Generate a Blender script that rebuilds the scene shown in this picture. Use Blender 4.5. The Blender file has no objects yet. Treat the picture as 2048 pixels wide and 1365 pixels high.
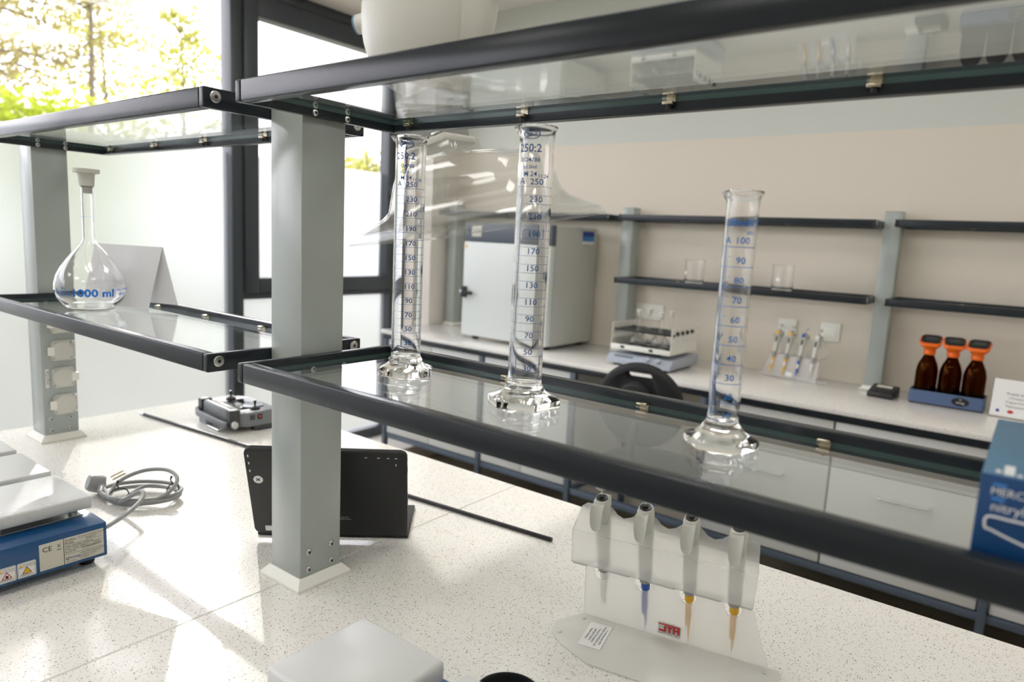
import bpy, bmesh, math, random
from mathutils import Vector, Matrix, noise
random.seed(7)
C = bpy.context.scene.collection
S = bpy.context.scene
PI = math.pi

# ------------------------------------------------------------------ camera
cam_d = bpy.data.cameras.new('camera')
cam = bpy.data.objects.new('camera', cam_d)
C.objects.link(cam)
# columns: camera right, up, back (24 mm lens, pitched down 8 deg, rolled 3 deg)
rx = Vector((0.79084115, 0.61000743, 0.04961068))
ry = Vector((-0.12850075, 0.08624601, 0.98795201))
rz = Vector((0.59837934, -0.78768811, 0.14659331))
cam.matrix_world = Matrix(((rx.x, ry.x, rz.x, 0.0), (rx.y, ry.y, rz.y, 0.0), (rx.z, ry.z, rz.z, 1.48), (0, 0, 0, 1)))
cam_d.sensor_width = 36.0
cam_d.lens = 1379.13 / 2048 * 36.0
cam_d.clip_start = 0.02
cam_d.clip_end = 200
cam_d.dof.use_dof = True
cam_d.dof.focus_distance = 1.08
cam_d.dof.aperture_fstop = 4.0
S.camera = cam

# ------------------------------------------------------------------ sky, sun, exposure
w = bpy.data.worlds.new('World'); S.world = w; w.use_nodes = True
wn = w.node_tree.nodes; wl = w.node_tree.links
wn['Background'].inputs[0].default_value = (1.0, 0.985, 1.06, 1)
wn['Background'].inputs[1].default_value = 1.0
sun_d = bpy.data.lights.new('sun', 'SUN'); sun = bpy.data.objects.new('sun', sun_d); C.objects.link(sun)
sun_d.energy = 0.55; sun_d.angle = math.radians(0.6); sun_d.color = (1.0, 0.96, 0.90)
SUN_AZ, SUN_EL = math.radians(153), math.radians(28)
to_sun = Vector((math.cos(SUN_AZ) * math.cos(SUN_EL), math.sin(SUN_AZ) * math.cos(SUN_EL), math.sin(SUN_EL)))
sun.rotation_euler = to_sun.to_track_quat('Z', 'Y').to_euler()
S.view_settings.view_transform = 'Standard'
S.view_settings.look = 'None'
S.view_settings.exposure = 2.33
S.view_settings.gamma = 1.0
S.view_settings.use_curve_mapping = False
cy = S.cycles
cy.max_bounces = 14; cy.diffuse_bounces = 5; cy.glossy_bounces = 6; cy.transmission_bounces = 12
cy.transparent_max_bounces = 32
cy.sample_clamp_indirect = 6.0
cy.caustics_reflective = True; cy.caustics_refractive = True
cy.blur_glossy = 0.5
cy.use_denoising = True
try:
    cy.denoiser = 'OPENIMAGEDENOISE'
except Exception:
    pass
# a light portal over the window openings guides the sky light in
pd = bpy.data.lights.new('window_portal', 'AREA'); po = bpy.data.objects.new('window_portal', pd); C.objects.link(po)
pd.shape = 'RECTANGLE'; pd.size = 2.7; pd.size_y = 7.8
po.location = (-3.62, -0.65, 1.42); po.rotation_euler = (0, -PI / 2, 0)
pd.cycles.is_portal = True

# ------------------------------------------------------------------ materials
def srgb(r, g, b):
    f = lambda c: (c / 255 / 12.92) if c / 255 <= 0.04045 else ((c / 255 + 0.055) / 1.055) ** 2.4
    return (f(r), f(g), f(b), 1)

def mat(name, col, rough=0.5, metal=0.0, spec=0.5, bump=None, coat=0.0, trans=0.0, ior=1.5, alpha=1.0):
    m = bpy.data.materials.new(name); m.use_nodes = True
    nt = m.node_tree; b = nt.nodes['Principled BSDF']
    b.inputs['Base Color'].default_value = col if len(col) == 4 else (*col, 1)
    b.inputs['Roughness'].default_value = rough
    b.inputs['Metallic'].default_value = metal
    b.inputs['Specular IOR Level'].default_value = spec
    b.inputs['Coat Weight'].default_value = coat
    b.inputs['Transmission Weight'].default_value = trans
    b.inputs['IOR'].default_value = ior
    b.inputs['Alpha'].default_value = alpha
    # subtle procedural tone variation, so that no surface is a flat swatch
    tc = nt.nodes.new('ShaderNodeTexCoord')
    nz = nt.nodes.new('ShaderNodeTexNoise'); nz.inputs['Scale'].default_value = 6.0; nz.inputs['Detail'].default_value = 4
    nt.links.new(tc.outputs['Object'], nz.inputs['Vector'])
    mp = nt.nodes.new('ShaderNodeMapRange'); mp.inputs[3].default_value = max(0.0, rough - 0.04); mp.inputs[4].default_value = min(1.0, rough + 0.04)
    nt.links.new(nz.outputs[0], mp.inputs[0]); nt.links.new(mp.outputs[0], b.inputs['Roughness'])
    if bump:
        n2 = nt.nodes.new('ShaderNodeTexNoise'); n2.inputs['Scale'].default_value = bump[0]; n2.inputs['Detail'].default_value = 2
        nt.links.new(tc.outputs['Object'], n2.inputs['Vector'])
        bp = nt.nodes.new('ShaderNodeBump'); bp.inputs['Strength'].default_value = bump[1]; bp.inputs['Distance'].default_value = bump[2]
        nt.links.new(n2.outputs[0], bp.inputs['Height']); nt.links.new(bp.outputs[0], b.inputs['Normal'])
    return m

def thin_glass(name, tint, haze=0.0, ior=1.5, gloss_rough=0.0):
    """clear sheet: straight-through light plus Fresnel reflection, same on both faces"""
    m = bpy.data.materials.new(name); m.use_nodes = True
    nt = m.node_tree; nt.nodes.clear(); L = nt.links.new
    out = nt.nodes.new('ShaderNodeOutputMaterial')
    tr = nt.nodes.new('ShaderNodeBsdfTransparent'); tr.inputs[0].default_value = (*tint, 1)
    gl = nt.nodes.new('ShaderNodeBsdfGlossy'); gl.inputs['Roughness'].default_value = gloss_rough; gl.inputs['Color'].default_value = (1, 1, 1, 1)
    geo = nt.nodes.new('ShaderNodeNewGeometry')
    mr = nt.nodes.new('ShaderNodeMapRange'); mr.inputs[3].default_value = ior; mr.inputs[4].default_value = 1 / ior
    L(geo.outputs['Backfacing'], mr.inputs[0])
    fr = nt.nodes.new('ShaderNodeFresnel'); L(mr.outputs[0], fr.inputs['IOR'])
    mx = nt.nodes.new('ShaderNodeMixShader')
    L(fr.outputs[0], mx.inputs[0]); L(tr.outputs[0], mx.inputs[1]); L(gl.outputs[0], mx.inputs[2])
    last = mx
    if haze:
        df = nt.nodes.new('ShaderNodeBsdfTranslucent'); df.inputs[0].default_value = (0.9, 0.9, 0.88, 1)
        d2 = nt.nodes.new('ShaderNodeBsdfDiffuse'); d2.inputs[0].default_value = (0.9, 0.9, 0.88, 1)
        m3 = nt.nodes.new('ShaderNodeMixShader'); m3.inputs[0].default_value = 0.5
        L(df.outputs[0], m3.inputs[1]); L(d2.outputs[0], m3.inputs[2])
        m2 = nt.nodes.new('ShaderNodeMixShader'); m2.inputs[0].default_value = haze
        L(mx.outputs[0], m2.inputs[1]); L(m3.outputs[0], m2.inputs[2]); last = m2
    L(last.outputs[0], out.inputs[0])
    return m

def solid_glass(name, col=(1, 1, 1), rough=0.0, ior=1.47):
    m = bpy.data.materials.new(name); m.use_nodes = True
    nt = m.node_tree; nt.nodes.clear()
    out = nt.nodes.new('ShaderNodeOutputMaterial')
    g = nt.nodes.new('ShaderNodeBsdfGlass'); g.inputs['Color'].default_value = (*col, 1)
    g.inputs['Roughness'].default_value = rough; g.inputs['IOR'].default_value = ior
    nt.links.new(g.outputs[0], out.inputs[0])
    return m

def frosted(name, col, transl, transp=0.0, rough=0.5, ior=1.12, diff=0.22):
    """translucent sheet: scattered light, a rough straight-ahead lobe, soft gloss"""
    m = bpy.data.materials.new(name); m.use_nodes = True
    nt = m.node_tree; nt.nodes.clear(); L = nt.links.new
    out = nt.nodes.new('ShaderNodeOutputMaterial')
    tl = nt.nodes.new('ShaderNodeBsdfTranslucent'); tl.inputs[0].default_value = (*col, 1)
    rf = nt.nodes.new('ShaderNodeBsdfRefraction'); rf.inputs['Color'].default_value = (*col, 1)
    rf.inputs['Roughness'].default_value = rough; rf.inputs['IOR'].default_value = ior
    m1 = nt.nodes.new('ShaderNodeMixShader'); m1.inputs[0].default_value = transl
    L(rf.outputs[0], m1.inputs[1]); L(tl.outputs[0], m1.inputs[2])
    df = nt.nodes.new('ShaderNodeBsdfDiffuse'); df.inputs[0].default_value = (*col, 1)
    m2 = nt.nodes.new('ShaderNodeMixShader'); m2.inputs[0].default_value = diff
    L(m1.outputs[0], m2.inputs[1]); L(df.outputs[0], m2.inputs[2])
    gl = nt.nodes.new('ShaderNodeBsdfGlossy'); gl.inputs['Roughness'].default_value = 0.25
    m3 = nt.nodes.new('ShaderNodeMixShader'); m3.inputs[0].default_value = 0.04
    L(m2.outputs[0], m3.inputs[1]); L(gl.outputs[0], m3.inputs[2])
    last = m3
    if transp:
        tp = nt.nodes.new('ShaderNodeBsdfTransparent')
        m4 = nt.nodes.new('ShaderNodeMixShader'); m4.inputs[0].default_value = transp
        L(m3.outputs[0], m4.inputs[1]); L(tp.outputs[0], m4.inputs[2]); last = m4
    L(last.outputs[0], out.inputs[0])
    return m

def enamel(name, col):
    m = bpy.data.materials.new(name); m.use_nodes = True
    nt = m.node_tree; nt.nodes.clear(); L = nt.links.new
    out = nt.nodes.new('ShaderNodeOutputMaterial')
    d = nt.nodes.new('ShaderNodeBsdfDiffuse'); d.inputs[0].default_value = (*col, 1)
    t = nt.nodes.new('ShaderNodeBsdfTranslucent'); t.inputs[0].default_value = (*col, 1)
    ms = nt.nodes.new('ShaderNodeMixShader'); ms.inputs[0].default_value = 0.5
    L(d.outputs[0], ms.inputs[1]); L(t.outputs[0], ms.inputs[2]); L(ms.outputs[0], out.inputs[0])
    return m

def two_tone(name, low, high, z):
    m = mat(name, low, 0.7, spec=0.2, bump=(220, 0.08, 0.001))
    nt = m.node_tree; L = nt.links.new; b = nt.nodes['Principled BSDF']
    tc = nt.nodes.new('ShaderNodeTexCoord'); sp = nt.nodes.new('ShaderNodeSeparateXYZ'); L(tc.outputs['Object'], sp.inputs[0])
    g = nt.nodes.new('ShaderNodeMath'); g.operation = 'GREATER_THAN'; g.inputs[1].default_value = z; L(sp.outputs[2], g.inputs[0])
    mx = nt.nodes.new('ShaderNodeMix'); mx.data_type = 'RGBA'; L(g.outputs[0], mx.inputs['Factor'])
    mx.inputs[6].default_value = low; mx.inputs[7].default_value = high
    L(mx.outputs[2], b.inputs['Base Color'])
    return m

def quartz(name):
    m = mat(name, srgb(240, 238, 233), 0.11, spec=0.55)
    nt = m.node_tree; L = nt.links.new; b = nt.nodes['Principled BSDF']
    tc = nt.nodes.new('ShaderNodeTexCoord')
    prev = None
    base = nt.nodes.new('ShaderNodeRGB'); base.outputs[0].default_value = srgb(240, 238, 233)
    prev = base.outputs[0]
    for sc, thr, rad, col in ((330, 0.80, 0.30, srgb(150, 144, 128)), (215, 0.87, 0.24, srgb(116, 108, 94)), (430, 0.72, 0.34, srgb(200, 196, 186))):
        v = nt.nodes.new('ShaderNodeTexVoronoi'); v.inputs['Scale'].default_value = sc
        L(tc.outputs['Object'], v.inputs['Vector'])
        sep = nt.nodes.new('ShaderNodeSeparateColor'); L(v.outputs['Color'], sep.inputs[0])
        g1 = nt.nodes.new('ShaderNodeMath'); g1.operation = 'GREATER_THAN'; g1.inputs[1].default_value = thr; L(sep.outputs[0], g1.inputs[0])
        g2 = nt.nodes.new('ShaderNodeMath'); g2.operation = 'LESS_THAN'; g2.inputs[1].default_value = rad; L(v.outputs['Distance'], g2.inputs[0])
        mu = nt.nodes.new('ShaderNodeMath'); mu.operation = 'MULTIPLY'; L(g1.outputs[0], mu.inputs[0]); L(g2.outputs[0], mu.inputs[1])
        mx = nt.nodes.new('ShaderNodeMix'); mx.data_type = 'RGBA'
        L(mu.outputs[0], mx.inputs['Factor']); L(prev, mx.inputs[6]); mx.inputs[7].default_value = col
        prev = mx.outputs[2]
    L(prev, b.inputs['Base Color'])
    return m

def leaf_mat(name, col):
    m = bpy.data.materials.new(name); m.use_nodes = True
    nt = m.node_tree; nt.nodes.clear(); L = nt.links.new
    out = nt.nodes.new('ShaderNodeOutputMaterial')
    geo = nt.nodes.new('ShaderNodeTexCoord')
    nz = nt.nodes.new('ShaderNodeTexNoise'); nz.inputs['Scale'].default_value = 1.3; L(geo.outputs['Object'], nz.inputs['Vector'])
    mx = nt.nodes.new('ShaderNodeMix'); mx.data_type = 'RGBA'; L(nz.outputs[0], mx.inputs['Factor'])
    mx.inputs[6].default_value = (col[0] * 0.7, col[1] * 0.7, col[2] * 0.7, 1); mx.inputs[7].default_value = (min(1, col[0] * 1.25), min(1, col[1] * 1.25), col[2], 1)
    d = nt.nodes.new('ShaderNodeBsdfDiffuse'); t = nt.nodes.new('ShaderNodeBsdfTranslucent')
    L(mx.outputs[2], d.inputs[0]); L(mx.outputs[2], t.inputs[0])
    ms = nt.nodes.new('ShaderNodeMixShader'); ms.inputs[0].default_value = 0.55
    L(d.outputs[0], ms.inputs[1]); L(t.outputs[0], ms.inputs[2]); L(ms.outputs[0], out.inputs[0])
    return m

M = {}
M['wall'] = mat('wall_paint', srgb(228, 222, 214), 0.7, spec=0.2, bump=(220, 0.08, 0.001))
M['wall_back'] = two_tone('two_tone_wall_paint', srgb(220, 213, 200), srgb(206, 210, 204), 2.03)
M['ceiling'] = mat('ceiling_paint', srgb(234, 232, 226), 0.8, spec=0.2)
M['floor'] = mat('floor_resin', srgb(124, 115, 96), 0.4)
M['quartz'] = quartz('quartz_worktop')
M['anthracite'] = mat('anthracite_powder_coat', srgb(37, 43, 48), 0.22, spec=0.32, bump=(420, 0.12, 0.0006))
M['frame_window'] = mat('window_frame_grey', srgb(62, 68, 74), 0.4)
M['frame_rack'] = mat('bluish_grey_steel_frame', srgb(84, 96, 110), 0.4)
M['post'] = mat('light_grey_powder_coat', srgb(166, 174, 170), 0.2, spec=0.5, bump=(300, 0.15, 0.0006))
M['white_plastic'] = mat('white_plastic', srgb(236, 236, 228), 0.35)
M['cream_plastic'] = mat('grey_white_plastic', srgb(206, 207, 198), 0.4)
M['steel'] = mat('zinc_plated_steel', (0.62, 0.64, 0.62), 0.28, metal=1.0)
M['brass'] = mat('nickel_brass', (0.55, 0.50, 0.38), 0.22, metal=1.0)
M['dark'] = mat('dark_recess', srgb(28, 28, 30), 0.5)
M['black'] = mat('black_plastic', srgb(26, 27, 28), 0.38)
M['rubber'] = mat('black_rubber', srgb(30, 31, 33), 0.65)
M['black_shell'] = mat('matte_black_shell', srgb(30, 32, 33), 0.5)
M['blue_box'] = mat('blue_enamel', srgb(16, 74, 124), 0.3, coat=0.3)
M['plate_white'] = mat('white_ceramic_coat', srgb(208, 210, 209), 0.28, bump=(500, 0.05, 0.0004))
M['cabinet'] = mat('white_laminate', srgb(218, 220, 216), 0.4)
M['cable'] = mat('grey_cable', srgb(150, 152, 152), 0.4)
M['card'] = mat('white_card', srgb(232, 233, 236), 0.8, spec=0.1)
M['print_blue'] = enamel('blue_print', (0.05, 0.26, 0.80))
M['print_dark_blue'] = enamel('dark_blue_print', (0.05, 0.15, 0.42))
M['ink'] = mat('black_ink', srgb(30, 30, 32), 0.6)
M['ink_white'] = mat('white_ink', srgb(225, 226, 226), 0.6)
M['ink_red'] = mat('red_ink', srgb(196, 40, 36), 0.6)
M['ink_navy'] = mat('navy_ink', srgb(40, 60, 150), 0.6)
M['label_silver'] = mat('silver_label', srgb(206, 204, 190), 0.45)
M['sticker'] = mat('white_sticker', srgb(236, 237, 235), 0.5)
M['yellow'] = mat('yellow_plastic', srgb(232, 178, 20), 0.4)
M['blue_plastic'] = mat('blue_plastic', srgb(28, 84, 176), 0.4)
M['light_blue'] = mat('pale_blue_print', srgb(60, 130, 200), 0.5)
M['orange'] = mat('orange_plastic', srgb(240, 108, 16), 0.35)
M['amber'] = solid_glass('amber_glass', (0.42, 0.19, 0.05), ior=1.5)
M['tray_blue'] = mat('slate_blue_plastic', srgb(84, 104, 140), 0.4)
M['glove_box'] = mat('blue_carton', srgb(0, 62, 112), 0.45)
M['glove_box_top'] = mat('grey_blue_carton', srgb(66, 112, 142), 0.45)
M['remote'] = mat('mid_grey_plastic', srgb(128, 132, 136), 0.45)
M['remote_dark'] = mat('dark_grey_plastic', srgb(70, 73, 76), 0.5)
M['screen'] = mat('glossy_black_screen', srgb(18, 19, 22), 0.05, coat=0.5)
M['red_led'] = mat('red_mark', srgb(226, 60, 30), 0.4)
M['arm_shell'] = mat('warm_grey_shell', srgb(206, 206, 198), 0.4)
M['arm_metal'] = mat('grey_sheet_metal', srgb(150, 152, 148), 0.4)
M['cap_blue'] = mat('blue_grey_cap', srgb(78, 118, 150), 0.4)
M['inc_shell'] = mat('light_grey_enamel', srgb(188, 190, 184), 0.4)
M['inc_door'] = mat('pale_grey_door', srgb(218, 224, 222), 0.4)
M['inc_panel'] = mat('slate_grey_panel', srgb(86, 94, 104), 0.4)
M['shaker'] = mat('pale_blue_grey_plastic', srgb(172, 180, 192), 0.4)
M['glass_sheet'] = thin_glass('shelf_glass', (0.98, 0.99, 0.985))
M['glass_edge'] = mat('green_glass_edge', srgb(66, 90, 88), 0.12)
M['pane'] = thin_glass('window_pane', (0.98, 0.98, 0.98))
M['film'] = frosted('frosted_window_film', (0.57, 0.60, 0.62), 0.18, 0.0, 0.60, 1.30)
M['hood'] = thin_glass('clear_plastic_hood', (0.96, 0.965, 0.96), haze=0.012, ior=1.5)
M['glass'] = solid_glass('laboratory_glass')
M['acrylic'] = frosted('frosted_acrylic', (0.985, 0.985, 0.98), 0.24, 0.27, 0.18, 1.12, 0.18)
M['acrylic_base'] = mat('acrylic_base', srgb(240, 239, 234), 0.18, alpha=0.72)
M['tip_clear'] = thin_glass('clear_tip', (0.93, 0.94, 0.94), haze=0.25)
M['bark'] = mat('tree_bark', srgb(104, 96, 84), 0.9, bump=(30, 0.6, 0.02))
M['leaf_pine'] = leaf_mat('pine_leaf', (0.33, 0.29, 0.13))
M['leaf_birch'] = leaf_mat('birch_leaf', (0.42, 0.42, 0.11))
M['leaf_bush'] = leaf_mat('bush_leaf', (0.40, 0.47, 0.06))
M['grass'] = mat('ground_cover', srgb(140, 138, 122), 0.9, bump=(40, 0.5, 0.02))

# ------------------------------------------------------------------ mesh helpers
class MB:
    """collects shapes into one bmesh"""
    def __init__(self):
        self.bm = bmesh.new(); self.mi = 0
    def _mark(self, faces):
        for f in faces: f.material_index = self.mi
    def box(self, x0, x1, y0, y1, z0, z1, bev=0.0, seg=2, mtx=None):
        r = bmesh.ops.create_cube(self.bm, size=1.0)
        vs = r['verts']
        T = Matrix.Translation(((x0 + x1) / 2, (y0 + y1) / 2, (z0 + z1) / 2)) @ Matrix.Diagonal((abs(x1 - x0), abs(y1 - y0), abs(z1 - z0), 1))
        bmesh.ops.transform(self.bm, matrix=T, verts=vs)
        fs = set(f for v in vs for f in v.link_faces)
        if bev > 0:
            es = list(set(e for v in vs for e in v.link_edges))
            rr = bmesh.ops.bevel(self.bm, geom=es, offset=bev, segments=seg, affect='EDGES', profile=0.5)
            fs = set(f for f in fs if f.is_valid) | set(rr['faces'])
        vs2 = list(set(v for f in fs for v in f.verts))
        if mtx is not None: bmesh.ops.transform(self.bm, matrix=mtx, verts=vs2)
        self._mark(fs)
        return self
    def prism(self, pts, z0, z1, mtx=None, bev=0.0):
        """polygon in XY extruded along Z"""
        a = [self.bm.verts.new((p[0], p[1], z0)) for p in pts]; b = [self.bm.verts.new((p[0], p[1], z1)) for p in pts]
        n = len(pts); fs = [self.bm.faces.new(a[::-1]), self.bm.faces.new(b)]
        for i in range(n): fs.append(self.bm.faces.new((a[i], a[(i + 1) % n], b[(i + 1) % n], b[i])))
        vs = a + b
        if bev > 0:
            es = list(set(e for f in fs[:2] for e in f.edges))
            rr = bmesh.ops.bevel(self.bm, geom=es, offset=bev, segments=2, affect='EDGES', profile=0.5)
            fs = [f for f in fs if f.is_valid] + list(rr['faces'])
            vs = list(set(v for f in fs for v in f.verts))
        if mtx is not None: bmesh.ops.transform(self.bm, matrix=mtx, verts=vs)
        self._mark(fs)
        return self
    def lathe(self, prof, n=32, mtx=None, close=False):
        """profile of (r, z) turned about Z; close joins last to first (hollow glass)"""
        rings = []; allv = []
        for r, z in prof:
            if r <= 1e-7:
                v = self.bm.verts.new((0, 0, z)); rings.append([v]); allv.append(v)
            else:
                ring = [self.bm.verts.new((r * math.cos(2 * PI * k / n), r * math.sin(2 * PI * k / n), z)) for k in range(n)]
                rings.append(ring); allv += ring
        fs = []
        seq = list(zip(rings[:-1], rings[1:]))
        if close: seq.append((rings[-1], rings[0]))
        for A, B in seq:
            for k in range(n):
                k2 = (k + 1) % n
                if len(A) == 1 and len(B) == 1: continue
                if len(A) == 1: fs.append(self.bm.faces.new((A[0], B[k2], B[k])))
                elif len(B) == 1: fs.append(self.bm.faces.new((A[k], A[k2], B[0])))
                else: fs.append(self.bm.faces.new((A[k], A[k2], B[k2], B[k])))
        if not close:
            if len(rings[0]) > 1: fs.append(self.bm.faces.new(rings[0][::-1]))
            if len(rings[-1]) > 1: fs.append(self.bm.faces.new(rings[-1]))
        if mtx is not None: bmesh.ops.transform(self.bm, matrix=mtx, verts=allv)
        self._mark(fs)
        return self
    def tube(self, pts, r, n=10, closed=False):
        P = [Vector(p) for p in pts]; N = len(P)
        rad = r if isinstance(r, (list, tuple)) else [r] * N
        rings = []; up = None
        for i in range(N):
            if closed: t = (P[(i + 1) % N] - P[i - 1]).normalized()
            else: t = (P[min(i + 1, N - 1)] - P[max(i - 1, 0)]).normalized()
            if up is None:
                up = Vector((0, 0, 1)) if abs(t.z) < 0.9 else Vector((1, 0, 0))
            a = (up - t * up.dot(t)).normalized(); up = a; b = t.cross(a)
            rings.append([self.bm.verts.new(P[i] + (a * math.cos(2 * PI * k / n) + b * math.sin(2 * PI * k / n)) * rad[i]) for k in range(n)])
        fs = []
        for i in range(N if closed else N - 1):
            A, B = rings[i], rings[(i + 1) % N]
            for k in range(n): fs.append(self.bm.faces.new((A[k], A[(k + 1) % n], B[(k + 1) % n], B[k])))
        if not closed:
            fs.append(self.bm.faces.new(rings[0][::-1])); fs.append(self.bm.faces.new(rings[-1]))
        self._mark(fs)
        return self
    def loft(self, loops, cap0=True, cap1=True):
        rings = [[self.bm.verts.new(p) for p in L] for L in loops]; n = len(rings[0]); fs = []
        for A, B in zip(rings[:-1], rings[1:]):
            for k in range(n): fs.append(self.bm.faces.new((A[k], A[(k + 1) % n], B[(k + 1) % n], B[k])))
        if cap0: fs.append(self.bm.faces.new(rings[0][::-1]))
        if cap1: fs.append(self.bm.faces.new(rings[-1]))
        self._mark(fs)
        return self
    def add_mesh(self, me, mtx=None):
        n0 = len(self.bm.verts); f0 = len(self.bm.faces)
        self.bm.from_mesh(me); self.bm.verts.ensure_lookup_table(); self.bm.faces.ensure_lookup_table()
        vs = self.bm.verts[n0:]
        if mtx is not None: bmesh.ops.transform(self.bm, matrix=mtx, verts=vs)
        self._mark(self.bm.faces[f0:])
        return vs
    def build(self, name, mats, parent=None, loc=None, rot=None, smooth=True, recalc=True, ang=35):
        bm = self.bm
        if recalc: bmesh.ops.recalc_face_normals(bm, faces=bm.faces[:])
        me = bpy.data.meshes.new(name)
        bm.to_mesh(me); bm.free()
        for m in (mats if isinstance(mats, (list, tuple)) else [mats]): me.materials.append(m)
        if smooth:
            me.polygons.foreach_set('use_smooth', [True] * len(me.polygons))
            me.set_sharp_from_angle(angle=math.radians(ang))
        o = bpy.data.objects.new(name, me); C.objects.link(o)
        if parent is not None: o.parent = parent
        if loc is not None: o.location = loc
        if rot is not None: o.rotation_euler = rot
        return o

def thing(name, label, cat, loc=(0, 0, 0), rotz=0.0, group=None):
    o = bpy.data.objects.new(name, None); C.objects.link(o)
    o.empty_display_size = 0.05
    o.location = loc; o.rotation_euler = (0, 0, rotz)
    o['label'] = label; o['category'] = cat
    if group: o['group'] = group
    return o
def tag(o, label, cat, group=None):
    o['label'] = label; o['category'] = cat
    if group: o['group'] = group
    return o
def struct(o):
    o['kind'] = 'structure'; return o
def copy_tree(o, parent=None):
    kids = [k for k in bpy.data.objects if k.parent == o]
    c = o.copy(); C.objects.link(c)
    if parent is not None: c.parent = parent
    for k in kids: copy_tree(k, c)
    return c
def dup(o, loc, rotz, label):
    c = copy_tree(o); c.location = loc; c.rotation_euler = (0, 0, rotz); c['label'] = label
    return c

TXT = {}
def text_mesh(s, size, bold=0.0):
    key = (s, size, bold)
    if key not in TXT:
        cu = bpy.data.curves.new('lettering', 'FONT'); cu.body = s; cu.size = size
        cu.align_x = 'CENTER'; cu.align_y = 'CENTER'; cu.resolution_u = 2; cu.offset = bold * size
        o = bpy.data.objects.new('lettering', cu)
        TXT[key] = bpy.data.meshes.new_from_object(o)
        bpy.data.objects.remove(o); bpy.data.curves.remove(cu)
    return TXT[key]
def frame_m(origin, xdir, ydir):
    x = Vector(xdir).normalized(); y = Vector(ydir).normalized(); z = x.cross(y)
    return Matrix(((x.x, y.x, z.x, origin[0]), (x.y, y.y, z.y, origin[1]), (x.z, y.z, z.z, origin[2]), (0, 0, 0, 1)))
def rot_m(loc, rz=0, rxx=0, ryy=0):
    return Matrix.Translation(loc) @ Matrix.Rotation(rz, 4, 'Z') @ Matrix.Rotation(ryy, 4, 'Y') @ Matrix.Rotation(rxx, 4, 'X')
def rrect(a, b, r, n=5, cx=0, cy=0):
    """rounded rectangle half sizes a, b, corner radius r"""
    out = []
    for q, (sx, sy) in enumerate(((1, 1), (-1, 1), (-1, -1), (1, -1))):
        for k in range(n + 1):
            t = (q + k / n) * PI / 2
            out.append((cx + sx * (a - r) + r * math.cos(t), cy + sy * (b - r) + r * math.sin(t)))
    return out
def catmull(P, n=8, closed=False):
    P = [Vector(p) for p in P]; out = []; N = len(P)
    rng = range(N) if closed else range(N - 1)
    for i in rng:
        if closed: a, b, c, d = P[i - 1], P[i], P[(i + 1) % N], P[(i + 2) % N]
        else: a, b, c, d = P[max(i - 1, 0)], P[i], P[i + 1], P[min(i + 2, N - 1)]
        for k in range(n):
            t = k / n
            out.append(0.5 * ((2 * b) + (c - a) * t + (2 * a - 5 * b + 4 * c - d) * t * t + (3 * b - a - 3 * c + d) * t ** 3))
    if not closed: out.append(P[-1])
    return out

# ================================================================== the room
struct(MB().box(-3.6, 2.3, -4.6, 3.55, -0.06, 0.0).build('floor', M['floor']))
struct(MB().box(-3.6, 2.3, -4.6, 3.55, 2.85, 2.95).build('ceiling', M['ceiling']))
struct(MB().box(-3.6, 2.3, 3.45, 3.57, 0.0, 2.85).build('wall_back', M['wall_back']))
struct(MB().box(2.2, 2.32, -4.5, 3.45, 0.0, 2.85).build('wall_right', M['wall']))
struct(MB().box(-3.6, 2.3, -4.62, -4.5, 0.0, 2.85).build('wall_front', M['wall']))
wl_ = MB()
wl_.box(-3.62, -3.13, 3.21, 3.45, 0.0, 2.85)
wl_.box(-3.62, -3.13, -4.5, 3.21, 2.75, 2.85)
wl_.box(-3.62, -3.13, -4.5, 3.21, 0.0, 0.10)
struct(wl_.build('wall_left', M['wall'], smooth=False))
struct(MB().box(-1.05, 2.2, 3.436, 3.45, 0.0, 0.06).build('baseboard_back', M['cream_plastic']))
struct(MB().box(-60, -3.62, -40, 60, -0.3, -0.2).build('ground', M['grass']))

# unseen ceiling fill lamps, added to brighten the bench and back wall
M['lamp'] = bpy.data.materials.new('added_fill_glow'); M['lamp'].use_nodes = True
_b = M['lamp'].node_tree.nodes['Principled BSDF']
_b.inputs['Base Color'].default_value = (0.9, 0.9, 0.88, 1); _b.inputs['Emission Color'].default_value = (1.0, 0.97, 0.93, 1); _b.inputs['Emission Strength'].default_value = 1.3
for (x, y, where) in ((-2.3, 0.2, 'over the window end of the near aisle'), (-0.75, 0.2, 'over the middle of the near aisle'), (0.8, 0.2, 'over the far end of the near aisle'),
                      (-2.3, -1.9, 'in the row behind, at the window end'), (-0.75, -1.9, 'in the row behind, in its middle'), (0.8, -1.9, 'in the row behind, away from the window'),
                      (-2.3, 2.05, 'over the aisle by the wall counter, window end'), (-0.75, 2.05, 'over the aisle by the wall counter, middle'), (0.8, 2.05, 'over the aisle by the wall counter, away from the window')):
    lamp = thing('added_fill_lamp', 'added unseen square ceiling fill lamp ' + where, 'lamp', (x, y, 2.8495), group='added ceiling fill lamps')
    MB().box(-0.31, 0.31, -0.31, -0.295, -0.012, 0.0).box(-0.31, 0.31, 0.295, 0.31, -0.012, 0.0).box(-0.31, -0.295, -0.295, 0.295, -0.012, 0.0).box(0.295, 0.31, -0.295, 0.295, -0.012, 0.0).build('fill_lamp_frame', M['white_plastic'], lamp, smooth=False)
    MB().box(-0.2945, 0.2945, -0.2945, 0.2945, -0.008, -0.001).build('fill_diffuser', M['lamp'], lamp, smooth=False)

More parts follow.
